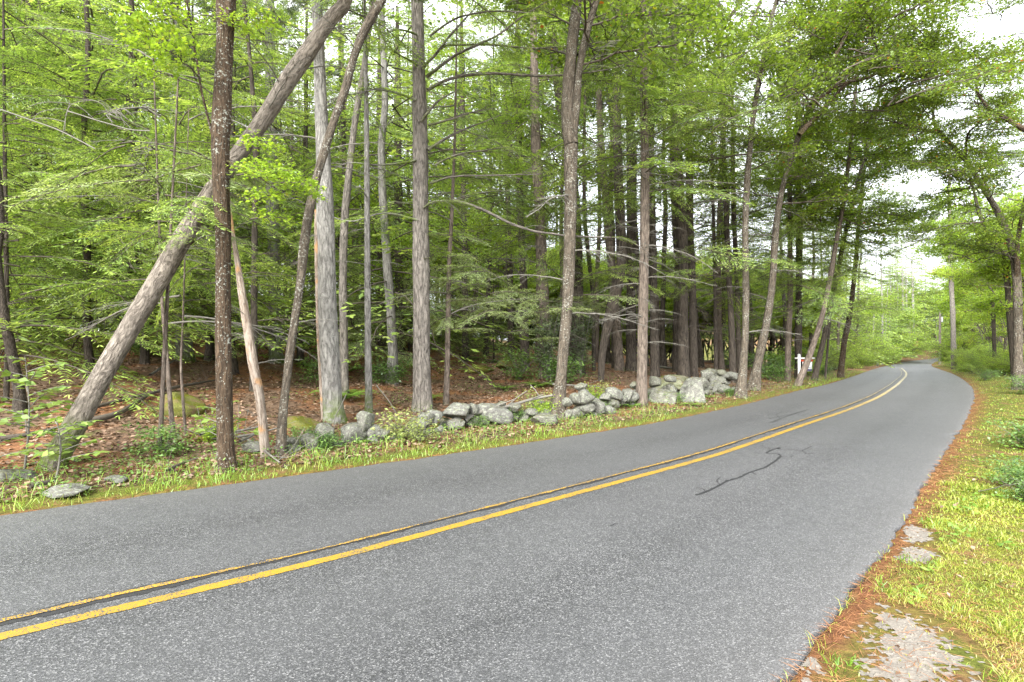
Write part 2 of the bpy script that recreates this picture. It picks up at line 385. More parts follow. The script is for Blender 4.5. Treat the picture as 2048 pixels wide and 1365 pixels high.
def stone_mat():
    m, n, l = mat('lichen covered granite'); t = n.new('ShaderNodeTexCoord'); oi = n.new('ShaderNodeObjectInfo')
    ad = n.new('ShaderNodeVectorMath'); l.new(t.outputs['Object'], ad.inputs[0])
    cb = n.new('ShaderNodeCombineXYZ'); l.new(math_(n, l, 'MULTIPLY', oi.outputs['Random'], 30.0), cb.inputs[0]); l.new(cb.outputs[0], ad.inputs[1])
    v = ad.outputs[0]
    n1 = noise(n, l, v, 2.2, 6, .65); n2 = noise(n, l, v, 22, 5, .75); n3 = noise(n, l, v, 5, 4, .6)
    c = mixc(n, l, math_(n, l, 'MULTIPLY', math_(n, l, 'SUBTRACT', n2.outputs['Fac'], .3), 2.0, True), (.045, .043, .038), (.27, .265, .24))
    lr = ramp(n, [(.5, (0, 0, 0)), (.62, (1, 1, 1))]); l.new(n3.outputs['Fac'], lr.inputs['Fac'])
    c = mixc(n, l, math_(n, l, 'MULTIPLY', lr.outputs[0], .6), c, (.30, .33, .25))
    dr = ramp(n, [(.36, (1, 1, 1)), (.46, (0, 0, 0))]); l.new(n1.outputs['Fac'], dr.inputs['Fac'])
    c = mixc(n, l, math_(n, l, 'MULTIPLY', dr.outputs[0], .6), c, (.035, .035, .03))
    g = n.new('ShaderNodeNewGeometry'); sz = n.new('ShaderNodeSeparateXYZ'); l.new(g.outputs['Normal'], sz.inputs[0])
    mo = noise(n, l, v, 3.1, 4, .7)
    mf = math_(n, l, 'MULTIPLY', math_(n, l, 'ADD', math_(n, l, 'MULTIPLY', sz.outputs[2], .22), math_(n, l, 'SUBTRACT', mo.outputs['Fac'], .70)), 9.0, True)
    at_ = n.new('ShaderNodeAttribute'); at_.attribute_type = 'OBJECT'; at_.attribute_name = 'moss'
    mf = math_(n, l, 'MULTIPLY', math_(n, l, 'ADD', mf, at_.outputs['Fac'], True), math_(n, l, 'ADD', .35, at_.outputs['Fac'], True))
    mcol = mixc(n, l, math_(n, l, 'MULTIPLY', math_(n, l, 'SUBTRACT', n2.outputs['Fac'], .3), 2.2, True), (.022, .032, .005), (.19, .19, .018))
    br_ = ramp(n, [(.50, (0, 0, 0)), (.62, (1, 1, 1))]); l.new(n1.outputs['Fac'], br_.inputs['Fac'])
    mcol = mixc(n, l, math_(n, l, 'MULTIPLY', br_.outputs[0], .7), mcol, (.13, .075, .04))
    c = mixc(n, l, mf, c, mcol)
    p = n.new('ShaderNodeBsdfPrincipled'); p.inputs['Roughness'].default_value = .95; p.inputs['Specular IOR Level'].default_value = .1
    l.new(c, p.inputs['Base Color']); bp = n.new('ShaderNodeBump'); bp.inputs['Strength'].default_value = .7; bp.inputs['Distance'].default_value = .03
    l.new(n2.outputs['Fac'], bp.inputs['Height']); l.new(bp.outputs[0], p.inputs['Normal'])
    o = n.new('ShaderNodeOutputMaterial'); l.new(p.outputs[0], o.inputs[0]); return m
M['stone'] = stone_mat()

def asphalt_mat():
    m, n, l = mat('worn asphalt'); t = n.new('ShaderNodeTexCoord'); v = t.outputs['Object']
    vo = n.new('ShaderNodeTexVoronoi'); vo.inputs['Scale'].default_value = 135; l.new(v, vo.inputs['Vector'])
    vo2 = n.new('ShaderNodeTexVoronoi'); vo2.inputs['Scale'].default_value = 68; l.new(v, vo2.inputs['Vector'])
    sep = n.new('ShaderNodeSeparateColor'); l.new(vo.outputs['Color'], sep.inputs[0])
    sep2 = n.new('ShaderNodeSeparateColor'); l.new(vo2.outputs['Color'], sep2.inputs[0])
    base = ramp(n, [(0, (.012, .012, .013)), (.42, (.042, .0425, .044)), (.78, (.085, .0855, .087)), (.92, (.155, .155, .154)), (1, (.27, .267, .262))]); l.new(sep.outputs[0], base.inputs['Fac'])
    st = ramp(n, [(.90, (0, 0, 0)), (.94, (1, 1, 1))]); l.new(sep2.outputs[1], st.inputs['Fac'])
    ed = ramp(n, [(.30, (1, 1, 1)), (.42, (0, 0, 0))]); l.new(vo2.outputs['Distance'], ed.inputs['Fac'])
    c = mixc(n, l, math_(n, l, 'MULTIPLY', math_(n, l, 'MULTIPLY', st.outputs[0], ed.outputs[0]), .55), base.outputs[0], (.21, .207, .20))
    b1 = noise(n, l, v, .5, 4, .6); b2 = noise(n, l, v, 7, 4, .6)
    c = mixc(n, l, math_(n, l, 'MULTIPLY', b1.outputs['Fac'], .32), c, (.078, .079, .08))
    gr = ramp(n, [(.25, (.72, .72, .72)), (.75, (.98, .98, .98))]); l.new(b2.outputs['Fac'], gr.inputs['Fac'])
    c = mixc(n, l, 1.0, c, gr.outputs[0], 'MULTIPLY')
    b3 = noise(n, l, v, .16, 5, .7); st3 = ramp(n, [(.35, (.80, .80, .80)), (.62, (1.08, 1.08, 1.08))]); l.new(b3.outputs['Fac'], st3.inputs['Fac'])
    c = mixc(n, l, 1.0, c, st3.outputs[0], 'MULTIPLY')
    la = n.new('ShaderNodeAttribute'); la.attribute_name = 'lane'      # two pairs of polished wheel tracks
    tr = math_(n, l, 'ABSOLUTE', math_(n, l, 'SINE', math_(n, l, 'MULTIPLY', la.outputs['Fac'], 4*math.pi)))
    c = mixc(n, l, math_(n, l, 'MULTIPLY', tr, .22), c, (.095, .096, .097))
    at_ = n.new('ShaderNodeAttribute'); at_.attribute_name = 'tint'     # the edge strips: sandy dust worn in, dark crumbled rim
    c = mixc(n, l, math_(n, l, 'MULTIPLY', at_.outputs['Fac'], .35), c, (.125, .12, .115))
    p = n.new('ShaderNodeBsdfPrincipled'); p.inputs['Roughness'].default_value = .62; p.inputs['Specular IOR Level'].default_value = .5
    l.new(c, p.inputs['Base Color'])
    bp = n.new('ShaderNodeBump'); bp.inputs['Strength'].default_value = .55; bp.inputs['Distance'].default_value = .004
    l.new(vo.outputs['Distance'], bp.inputs['Height']); l.new(bp.outputs[0], p.inputs['Normal'])
    o = n.new('ShaderNodeOutputMaterial'); l.new(p.outputs[0], o.inputs[0]); return m
M['asphalt'] = asphalt_mat()
def paint_mat(name, col, wear, tar=False):
    m, n, l = mat(name); t = n.new('ShaderNodeTexCoord'); v = t.outputs['Object']
    a = noise(n, l, v, 90, 4, .7); b = noise(n, l, v, 3, 3)
    th = math_(n, l, 'ADD', a.outputs['Fac'], math_(n, l, 'MULTIPLY', b.outputs['Fac'], .3))
    r = ramp(n, [(.80 - wear, (0, 0, 0)), (.85 - wear, (1, 1, 1))]); l.new(th, r.inputs['Fac'])
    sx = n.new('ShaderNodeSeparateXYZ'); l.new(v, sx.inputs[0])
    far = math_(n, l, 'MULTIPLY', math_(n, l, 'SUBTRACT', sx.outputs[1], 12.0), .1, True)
    base = mixc(n, l, far, col, (.33, .28, .15))  # lines pale with distance: grazing reflection painted into the colour
    c = mixc(n, l, r.outputs[0], base, (.05, .05, .055))
    p = n.new('ShaderNodeBsdfPrincipled'); p.inputs['Roughness'].default_value = .6; l.new(c, p.inputs['Base Color'])
    o = n.new('ShaderNodeOutputMaterial'); l.new(p.outputs[0], o.inputs[0]); return m
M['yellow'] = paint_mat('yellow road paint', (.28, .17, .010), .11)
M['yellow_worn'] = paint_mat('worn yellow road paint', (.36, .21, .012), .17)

def ground_mat():
    m, n, l = mat('woodland ground'); t = n.new('ShaderNodeTexCoord'); v = t.outputs['Object']
    n1 = noise(n, l, v, .9, 5, .6); n2 = noise(n, l, v, 16, 6, .75); n3 = noise(n, l, v, 2.6, 5, .65)
    r2 = math_(n, l, 'MULTIPLY', math_(n, l, 'SUBTRACT', n2.outputs['Fac'], .3), 2.4, True)
    litter = mixc(n, l, r2, (.045, .03, .02), (.26, .175, .12))
    need = mixc(n, l, r2, (.10, .05, .026), (.33, .165, .085))
    nf = ramp(n, [(.46, (0, 0, 0)), (.58, (1, 1, 1))]); l.new(n1.outputs['Fac'], nf.inputs['Fac'])
    forest = mixc(n, l, nf.outputs[0], litter, need)
    gf = ramp(n, [(.58, (0, 0, 0)), (.66, (1, 1, 1))]); l.new(n3.outputs['Fac'], gf.inputs['Fac'])
    forest = mixc(n, l, math_(n, l, 'MULTIPLY', gf.outputs[0], .6), forest, mixc(n, l, r2, (.04, .06, .012), (.14, .19, .03)))
    verge = mixc(n, l, r2, (.035, .045, .012), (.15, .165, .03))
    vn = ramp(n, [(.50, (0, 0, 0)), (.62, (1, 1, 1))]); l.new(n3.outputs['Fac'], vn.inputs['Fac'])
    verge = mixc(n, l, math_(n, l, 'MULTIPLY', vn.outputs[0], .8), verge, mixc(n, l, r2, (.07, .04, .02), (.24, .135, .07)))
    at_ = n.new('ShaderNodeAttribute'); at_.attribute_name = 'tint'
    c = mixc(n, l, at_.outputs['Fac'], forest, verge)
    rm_ = n.new('ShaderNodeAttribute'); rm_.attribute_name = 'rim'; c = mixc(n, l, rm_.outputs['Fac'], c, mixc(n, l, r2, (.06, .03, .018), (.24, .11, .05)))
    p = n.new('ShaderNodeBsdfPrincipled'); p.inputs['Roughness'].default_value = 1; p.inputs['Specular IOR Level'].default_value = .05
    l.new(c, p.inputs['Base Color']); bp = n.new('ShaderNodeBump'); bp.inputs['Strength'].default_value = .8; bp.inputs['Distance'].default_value = .04
    l.new(n2.outputs['Fac'], bp.inputs['Height']); l.new(bp.outputs[0], p.inputs['Normal'])
    o = n.new('ShaderNodeOutputMaterial'); l.new(p.outputs[0], o.inputs[0]); return m
M['ground'] = ground_mat()
def gravel_mat():
    m, n, l = mat('sandy gravel'); t = n.new('ShaderNodeTexCoord'); v = t.outputs['Object']
    vo = n.new('ShaderNodeTexVoronoi'); vo.inputs['Scale'].default_value = 75; l.new(v, vo.inputs['Vector'])
    sep = n.new('ShaderNodeSeparateColor'); l.new(vo.outputs['Color'], sep.inputs[0])
    r = ramp(n, [(0, (.05, .045, .04)), (.4, (.13, .115, .095)), (.85, (.19, .17, .142)), (1, (.34, .31, .27))]); l.new(sep.outputs[0], r.inputs['Fac'])
    b = noise(n, l, v, 4, 5, .65); c = mixc(n, l, math_(n, l, 'ADD', math_(n, l, 'MULTIPLY', b.outputs['Fac'], .5), .4), r.outputs[0], (.155, .137, .113))
    p = n.new('ShaderNodeBsdfPrincipled'); p.inputs['Roughness'].default_value = 1; l.new(c, p.inputs['Base Color'])
    bp = n.new('ShaderNodeBump'); bp.inputs['Strength'].default_value = .4; bp.inputs['Distance'].default_value = .006
    l.new(vo.outputs['Distance'], bp.inputs['Height']); l.new(bp.outputs[0], p.inputs['Normal'])
    o = n.new('ShaderNodeOutputMaterial'); l.new(p.outputs[0], o.inputs[0]); return m
M['gravel'] = gravel_mat()

# ------------------------------------------------------------------ ground, road, markings
def axis(lo, hi, c, n, fine):
    u = np.linspace(-1, 1, n); k = 6.0
    s = np.sinh(k*u)/np.sinh(k)
    return c + np.where(s < 0, -s*(lo - c), s*(hi - c))
gx = axis(-420, 520, 1, 340, .1); gy = axis(-160, 700, 6, 340, .1)
GX, GY = np.meshgrid(gx, gy); P2 = np.stack([GX.ravel(), GY.ravel()], 1)
dLg, _ = poly_dist(P2, Lc); dRg, _ = poly_dist(P2, Rc)
dLg[(dLg > 0) & (dRg < 0) & (P2[:, 1] > 100)] = 50
Z = height(P2[:, 0], P2[:, 1], dLg, dRg)
nx_, ny_ = len(gx), len(gy)
ii = (np.arange(ny_-1)[:, None]*nx_ + np.arange(nx_-1)[None]).ravel()
verge = np.where(dRg < 0, 1 - .75*sst(-dRg, 2.5, 5), np.where(dLg > 0, 1 - sst(dLg, .35, 1.0), 0))
verge = np.where((dLg > 0), 1 - sst(dLg, .3, .9), verge)
verge = np.maximum(verge, np.where(dLg > 0, sst(dLg, 20, 26)*sst(P2[:, 0], -4, 4), 0))
rim = np.where(dRg < 0, np.exp(-np.maximum(-dRg-.05, 0)/.13) + .8*np.exp(-np.maximum(P2[:, 1]-2.8, 0)/1.2)*np.exp(dRg/1.0)*(lump(P2[:, 0], P2[:, 1], 3, 4) > -.2), np.where(dLg > 0, .9*np.exp(-dLg/.10), 0))
g = obj('ground', new_mesh('ground', np.c_[P2, Z], np.stack([ii, ii+1, ii+nx_+1, ii+nx_], 1), mats=[M['ground']], tint=verge, smooth=True))
g['kind'] = 'structure'
ra_ = g.data.attributes.new('rim', 'FLOAT', 'POINT'); ra_.data.foreach_set('value', np.clip(rim, 0, 1).astype(np.float32))

# road: left and right edges matched by station, crumbled rims, 5 cm thick
def edge_noise(C, amp, seed):
    gg = np.random.default_rng(seed); n = gg.normal(0, 1, len(C)); n = (n + np.roll(n, 1) + np.roll(n, 2)*.7)/1.8
    t = np.gradient(C, axis=0); t /= np.linalg.norm(t, axis=1, keepdims=True); nn = np.stack([-t[:, 1], t[:, 0]], 1)
    return C + nn*(n*amp)[:, None]
NS = 900
def even(C, n):
    d = np.r_[0, np.cumsum(np.linalg.norm(np.diff(C, axis=0), axis=1))]
    return d
def match():
    # for every centre station the nearest points of the two edges
    mid = resample(np.vstack([Lc[::8][:1], Lc[::8]])[1:], .5)
    t = np.gradient(mid, axis=0); t /= np.linalg.norm(t, axis=1, keepdims=True)
    rr = []
    j0 = 0
    for p, tt in zip(mid, t):
        q = Rc - p; al = np.abs(q @ tt) + .03*np.linalg.norm(q, axis=1)
        j = int(np.argmin(al[j0:j0 + 60])) + j0; j0 = max(j0, j - 2); rr.append(j)
    rr = np.maximum.accumulate(rr).astype(float)
    k = np.ones(9)/9; rr = np.convolve(np.pad(rr, 4, mode='edge'), k, 'valid')
    x = np.interp(rr, np.arange(len(Rc)), Rc[:, 0]); y = np.interp(rr, np.arange(len(Rc)), Rc[:, 1])
    return mid, np.stack([x, y], 1)
mL, mR = match()
mL, mR = resample(mL, .0) if False else mL, mR
def dens(A, k):
    t = np.arange(len(A)); s = np.linspace(0, len(A)-1, (len(A)-1)*k+1)
    return np.stack([np.interp(s, t, A[:, 0]), np.interp(s, t, A[:, 1])], 1)
mL, mR = dens(mL, 6), dens(mR, 6)
mL = edge_noise(mL, .012, 1); mR = edge_noise(mR, .018, 2)
fr = np.array([0, .006, .03, .08, .16, .3, .45, .6, .75, .86, .94, .975, .994, 1])
rv = []; tn = []
for q in fr:
    p = mL*(1-q) + mR*q
    z = -drop(p[:, 1])*sst(p[:, 0], 2, 14) + .035*(1 - (2*q-1)**2)*0
    if q in (0, 1): z = z - .012
    rv.append(np.c_[p, z]); tn.append(np.full(len(p), .0 if q in (0, 1) else max(0, 1 - min(q, 1-q)/.10)))
low = [np.c_[mL, rv[0][:, 2] - .06], np.c_[mR, rv[-1][:, 2] - .06]]
rv = [low[0]] + rv + [low[1]]; tn = [tn[0]*0] + tn + [tn[0]*0]
K, N_ = len(rv), len(mL); V = np.stack(rv, 1).reshape(-1, 3)
i = (np.arange(N_-1)[:, None]*K + np.arange(K-1)[None]).ravel()
road = obj('road', new_mesh('road', V, np.stack([i, i+1, i+K+1, i+K], 1), mats=[M['asphalt']], tint=np.stack(tn, 1).ravel(), smooth=False))
road['kind'] = 'structure'
la_ = road.data.attributes.new('lane', 'FLOAT', 'POINT'); la_.data.foreach_set('value', np.tile(np.r_[0, fr, 1], N_).astype(np.float32))
def road_z(P): return -drop(P[:, 1])*sst(P[:, 0], 2, 14)
def ribbon(name, C, w, z, material, jag=0.0, seed=0, off=0.0):
    t = np.gradient(C, axis=0); t /= np.linalg.norm(t, axis=1, keepdims=True) + 1e-9; nn = np.stack([-t[:, 1], t[:, 0]], 1)
    gg = np.random.default_rng(seed); w = np.broadcast_to(w, (len(C),))
    a = C + nn*((w/2 + off) + gg.normal(0, jag, len(C)))[:, None]; b = C + nn*((-w/2 + off) + gg.normal(0, jag, len(C)))[:, None]
    V = np.vstack([np.c_[a, road_z(a) + z], np.c_[b, road_z(b) + z]]); n = len(C); k = np.arange(n-1)
    o = obj(name, new_mesh(name, V, np.stack([n+k, n+k+1, k+1, k], 1), mats=[material])); o['kind'] = 'structure'; return o
Cf = resample(Cc, .05)
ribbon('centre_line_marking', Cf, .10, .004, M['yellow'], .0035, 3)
gg = np.random.default_rng(5); wn_ = np.convolve(gg.normal(0, 1, len(Cf)), np.ones(9)/9, 'same')
ribbon('road_tar_seam', Cf, np.clip(.08 + .045*wn_*2, .045, .14), .003, M['tar'], .007, 4, off=.225)
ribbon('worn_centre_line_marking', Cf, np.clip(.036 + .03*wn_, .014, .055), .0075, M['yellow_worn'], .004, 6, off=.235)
def crack(pts, w, seed, nm='road_crack_seal'):
    P = np.array([on_road(*p) for p in pts]); gg = np.random.default_rng(seed)
    d = np.r_[0, np.cumsum(np.linalg.norm(np.diff(P, axis=0), axis=1))]; s = np.arange(0, d[-1], .04)
    C = np.stack([np.interp(s, d, P[:, 0]), np.interp(s, d, P[:, 1])], 1)
    j = np.convolve(gg.normal(0, .03, (len(C))), np.ones(3)/3, 'same'); C += j[:, None]
    ribbon(nm, C, np.clip(w + gg.normal(0, w*.3, len(C)), .006, 1), .003, M['tar'], .005, seed)
crack([(1389,992),(1412,985),(1440,971),(1455,962),(1478,956),(1500,945),(1530,936),(1552,922),(1562,913),(1556,909),(1532,907),(1545,900),(1560,896),(1556,899)], .035, 1)
crack([(1556,898),(1580,900),(1603,903),(1624,893)], .018, 2)
crack([(1540,846),(1560,838),(1590,828),(1618,819)], .02, 3)
crack([(1538,838),(1570,832),(1600,825)], .014, 4)
crack([(1545,846),(1560,840),(1575,838)], .014, 5)
crack([(1225,1050),(1238,1045)], .02, 8)
crack([(1440,971),(1432,962),(1440,955)], .010, 31); crack([(1500,945),(1512,950),(1530,951)], .009, 32); crack([(1562,913),(1578,915),(1590,911)], .010, 33)
crack([(1545,900),(1530,896),(1522,890)], .008, 34); crack([(1412,985),(1400,978),(1385,977)], .009, 35); crack([(1560,838),(1552,830),(1562,824)], .012, 36); crack([(1590,828),(1602,832),(1612,830)], .012, 37); crack([(1603,903),(1612,909),(1628,907)], .010, 38)
def gravel(pts, z=.003, seed=0, mname='gravel'):
    """a worn bare patch with a ragged outline, laid on the ground as a fine grid"""
    P = np.array([ray_ground(*p) for p in pts])[:, :2]; h = .016
    xs = np.arange(P[:, 0].min()-.1, P[:, 0].max()+.1, h); ys = np.arange(P[:, 1].min()-.1, P[:, 1].max()+.1, h)
    X, Y = np.meshgrid(xs, ys); x, y = X.ravel(), Y.ravel(); ins = np.zeros(len(x), bool); dd = np.full(len(x), 1e9)
    xx = x + .06*lump(x, y, 7, seed) + .025*lump(x, y, 31, 2); yy = y + .06*lump(x, y, 8, seed+2) + .025*lump(x, y, 29, 4)
    for i in range(len(P)):
        a, b = P[i], P[(i+1) % len(P)]
        c = ((a[1] > yy) != (b[1] > yy)) & (xx < (b[0]-a[0])*(yy-a[1])/(b[1]-a[1]+1e-12) + a[0]); ins ^= c
    ins &= poly_dist(np.stack([x, y], 1), Rc)[0] < -.02
    if seed == 6: ins = np.ones(len(x), bool)
    for i in range(len(P)):
        a, b = P[i], P[(i+1) % len(P)]; t = np.clip(((x-a[0])*(b[0]-a[0]) + (y-a[1])*(b[1]-a[1]))/((b-a) @ (b-a)), 0, 1)
        dd = np.minimum(dd, np.hypot(x-a[0]-t*(b[0]-a[0]), y-a[1]-t*(b[1]-a[1])))
    rg = np.random.default_rng(seed+50); fz = 1.0 if seed == 1 else .35; ins &= dd > fz*(.07*(.5 + lump(x, y, 14, seed+1)) + .20*rg.random(len(x))**2.2)
    m = ins.reshape(X.shape); cell = m[:-1, :-1] & m[1:, :-1] & m[:-1, 1:] & m[1:, 1:]
    j, i = np.nonzero(cell); w = X.shape[1]; k = j*w + i
    zz = height(x, y) + z + .004*lump(x, y, 26, 1)
    o = obj('gravel_patch_ground', new_mesh('gravel_patch', np.c_[x, y, zz], np.stack([k, k+1, k+w+1, k+w], 1), mats=[M['gravel']], smooth=True)); o['kind'] = 'structure'
    gg = np.random.default_rng(seed); sel = gg.choice(len(k), max(4, len(k)//5)); q = np.c_[x, y, zz][k[sel]] + [h/2, h/2, 0]
    PEB.append(q)
    return P
PEB = []
GP = [gravel([(1700,1226),(1745,1214),(1805,1220),(1862,1240),(1915,1270),(1962,1308),(2010,1365),(2000,1430),(1700,1430),(1668,1360),(1655,1310),(1678,1268)], seed=1),
      gravel([(1808,1048),(1848,1054),(1880,1070),(1878,1090),(1830,1093),(1796,1088),(1790,1066)], seed=2),
      gravel([(1788,1098),(1830,1093),(1872,1105),(1892,1122),(1860,1140),(1812,1136),(1776,1120)], seed=3),
      gravel([(1598,1312),(1628,1318),(1668,1350),(1660,1390),(1585,1390),(1575,1340)], seed=4)]
A = Acc(); q = np.vstack(PEB); gg = np.random.default_rng(8); n = len(q); r = .004 + .009*gg.random(n)**2
oc = np.array([[1,0,0],[0,1,0],[-1,0,0],[0,-1,0],[0,0,.7],[0,0,-.5]]); V = (q[:, None] + gg.uniform(-.012, .012, (n, 1, 3))*[1, 1, .1] + oc[None]*r[:, None, None]*gg.uniform(.7, 1.3, (n, 6, 1))).reshape(-1, 3)
k = np.arange(n)*6; A.add(V, T=np.concatenate([np.stack([k+a, k+b, k+4], 1) for a, b in ((0,1),(1,2),(2,3),(3,0))] + [np.stack([k+b, k+a, k+5], 1) for a, b in ((0,1),(1,2),(2,3),(3,0))]), tint=np.repeat(gg.random(n), 6))
tag(obj('loose_gravel', A.mesh('loose_gravel', [M['gravel']])), kind='stuff')

# ------------------------------------------------------------------ foliage pieces (shared meshes)
def frame_(d, up=(0, 0, 1)):
    d = d/np.linalg.norm(d); s = np.cross(up, d); s /= np.linalg.norm(s) + 1e-9; return d, s, np.cross(d, s)
def hemlock_bough(seed, L=2.4, fine=1.0, matname='hemlock', droop=.35, wcard=.024, fill=1.0):
    g = np.random.default_rng(seed); A = Acc()
    n = int(16*L/2.4)
    t = np.linspace(0, 1, n)
    side = np.cumsum(g.normal(0, .03, n))
    P = np.stack([t*L, side*L*.15, L*(.10*t - droop*t*t) + np.cumsum(g.normal(0, .008, n))], 1)
    A.tube(P, .016*(1-t)**.8 + .003, 4, 1)
    step = .085/fine; k = int(L/step); pos=[]; dr=[]; ln=[]; nm=[]; tt=[]
    for i in range(2, k):
        s = i/k; p = np.array([np.interp(s, t, P[:, j]) for j in range(3)])
        if g.random() > .93*fill: continue
        sg = 1 if i % 2 else -1
        ls = L*.36*(np.sin(np.pi*min(1, s*.80+.16))**.8)*(.6+.6*g.random())*(1.0 if s > .12 else .4)
        ang = sg*(1.05 - .35*s + g.normal(0, .12)); d = np.array([math.cos(ang), math.sin(ang), 0]);
        m = max(2, int(ls/(.062/fine))); u = np.arange(1, m+1)/m
        dz = -(.18+g.random()*.25)*ls*u*u + .04*ls*u + g.normal(0, .012)
        Q = p + d*(ls*u)[:, None]; Q[:, 2] += dz
        curve = sg*(-.12)*ls*u*u; Q += np.cross([0, 0, 1.], d)*curve[:, None]
        A.tube(np.vstack([p, Q[::max(1, m//3)]]), .0035, 3, 1)
        tv = .25 + .5*g.random()
        for sd_ in (1, -1):
            a2 = ang + sd_*(.9 + g.normal(0, .15, m)); l2 = (.13 + .09*g.random(m))*(1 - .45*u)*(.6+.4*fine)/fine**.3
            dd = np.stack([np.cos(a2), np.sin(a2), -.25 + g.normal(0, .22, m)], 1)
            pos.append(Q); dr.append(dd); ln.append(l2); tt.append(np.clip(tv + .3*u*(u > .6) + g.normal(0, .14, m), 0, 1))
        pos.append(Q[-1:]); dr.append(np.array([[d[0], d[1], -.3]])); ln.append(np.array([.14])); tt.append(np.array([min(1, tv+.3)]))
    pos = np.vstack(pos); dr = np.vstack(dr); ln = np.concatenate(ln); tt = np.concatenate(tt)
    nrm = np.c_[g.normal(0, .35, (len(pos), 2)), np.ones(len(pos))]
    A.leaves(pos, dr, nrm, ln, wcard/fine**.7*(.8+.5*g.random(len(pos))), 0, tt, mid=.5)
    return A.mesh('bough', [M[matname], M['twig_dark']])
def pine_bough(seed, L=2.6, matname='pine', clumps=70):
    g = np.random.default_rng(seed); A = Acc(); n = 10; t = np.linspace(0, 1, n)
    P = np.stack([t*L, np.cumsum(g.normal(0, .04, n)), L*(.12*t - .08*t*t) + np.cumsum(g.normal(0, .03, n))], 1)
    A.tube(P, .02*(1-t)**.8 + .004, 4, 1)
    for i in range(clumps):
        s = .25 + .75*g.random(); p = np.array([np.interp(s, t, P[:, j]) for j in range(3)])
        a = g.choice([-1, 1])*(.3+.9*g.random()); r = L*.32*g.random()**.7*(1.15-s)
        e = p + np.array([math.cos(a)*r, math.sin(a)*r, .25*r + g.normal(0, .05)])
        A.tube(np.array([p, (p+e)/2 + [0, 0, -.02], e]), .0045, 3, 1)
        k = 22; d = g.normal(0, 1, (k, 3)) + np.array([math.cos(a), math.sin(a), .5])*1.3
        A.leaves(np.repeat(e[None], k, 0), d, g.normal(0, 1, (k, 3)), .13 + .05*g.random(k), .011, 0, np.clip(.5 + g.normal(0, .22) + g.normal(0, .15, k), 0, 1), mid=.5)
    return A.mesh('bough', [M[matname], M['twig_dark']])
def leafy_bough(seed, L=2.6, nleaf=640, size=.105, matname='maple', lobed=False, flat=.4, twig='twig_dark'):
    g = np.random.default_rng(seed); A = Acc(); n = 12; t = np.linspace(0, 1, n)
    P = np.stack([t*L, np.cumsum(g.normal(0, .05, n)), L*(.22*t - .20*t*t) + np.cumsum(g.normal(0, .03, n))], 1)
    A.tube(P, .026*(1-t)**.8 + .005, 4, 1)
    tips = []
    for i in range(16):
        s = .15 + .85*i/16; p = np.array([np.interp(s, t, P[:, j]) for j in range(3)])
        a = (1 if i % 2 else -1)*(.5+.6*g.random()); r = L*(.42*(1.1-s) + .08)*(.6+.5*g.random())
        u = np.linspace(0, 1, 5); d = np.array([math.cos(a), math.sin(a), .2+g.normal(0, .28)])
        Q = p + d*(r*u)[:, None]; Q[:, 2] -= .12*r*u*u; Q[:, :2] += np.cumsum(g.normal(0, .03*r, (5, 2)), 0)
        A.tube(Q, .011*(1-u) + .003, 3, 1)
        for f in (.35, .6, .8, 1.0):
            q = np.array([np.interp(f, u, Q[:, j]) for j in range(3)]); tips.append(q)
            for b in range(2):
                a3 = a + g.normal(0, .8); r3 = .12 + .3*g.random()*L/2.6
                e = q + np.array([math.cos(a3)*r3, math.sin(a3)*r3, g.normal(0, .14)]); tips.append(e); tips.append((q+e)/2)
                A.tube(np.array([q, e]), .003, 3, 1)
    tips = np.array(tips); ci = g.integers(0, len(tips), nleaf)
    p = tips[ci] + g.normal(0, 1, (nleaf, 3))*np.array([.10, .10, .055])*L/2.2
    a = g.random(nleaf)*6.283; d = np.stack([np.cos(a), np.sin(a), -.35 + g.normal(0, .3, nleaf)], 1)
    nrm = np.c_[g.normal(0, flat, (nleaf, 2)), np.ones(nleaf)]
    cv = g.random(len(tips))*.5 + .2
    tt = np.clip(cv[ci] + g.normal(0, .14, nleaf), 0, .97); tt[g.random(nleaf) < .012] = 1.0
    sz = size*(.65+.6*g.random(nleaf))
    if lobed: A.lobed(p, d, nrm, sz, 0, tt)
    else: A.leaves(p, d, nrm, sz, sz*.72, 0, tt, fold=.12)
    return A.mesh('bough', [M[matname], M[twig]])
def bare_branch(seed, L=2.2, twigs=26, r0=.016, matname='twig', droop=.15):
    g = np.random.default_rng(seed); A = Acc(); n = 10; t = np.linspace(0, 1, n)
    P = np.stack([t*L, np.cumsum(g.normal(0, .035, n))*L/2, L*(.18*t - (droop+.18)*t*t) + np.cumsum(g.normal(0, .02, n))], 1)
    A.tube(P, r0*(1-t)**.9 + .003, 5, 0)
    for i in range(twigs):
        s = .12 + .88*g.random(); p = np.array([np.interp(s, t, P[:, j]) for j in range(3)])
        a = g.choice([-1, 1])*(.5+.6*g.random()); r = L*.34*(1.1-s)*(.4+.8*g.random()); u = np.linspace(0, 1, 5)
        d = np.array([math.cos(a), math.sin(a), g.normal(-.05, .2)]); Q = p + d*(r*u)[:, None]; Q[:, 2] -= .25*r*u*u
        A.tube(Q, .0045*(1-u) + .0018, 3, 0)
        for b in range(4):
            f = .25 + .75*g.random(); q = np.array([np.interp(f, u, Q[:, j]) for j in range(3)]); a3 = a + g.choice([-1, 1])*.8
            e = q + np.array([math.cos(a3), math.sin(a3), g.normal(-.2, .25)])*r*.3*g.random(); A.tube(np.array([q, e]), .0018, 3, 0)
    return A.mesh('bare_branch', [M[matname]])
HEM = [hemlock_bough(i, 2.4, 1.0) for i in range(5)]
HEMC = [hemlock_bough(20+i, 2.4, .62, wcard=.030) for i in range(4)]
HEMP = [hemlock_bough(40+i, 2.0, 1.15, 'hemlock_pale', droop=.25) for i in range(2)]
PINE = [pine_bough(i) for i in range(4)]
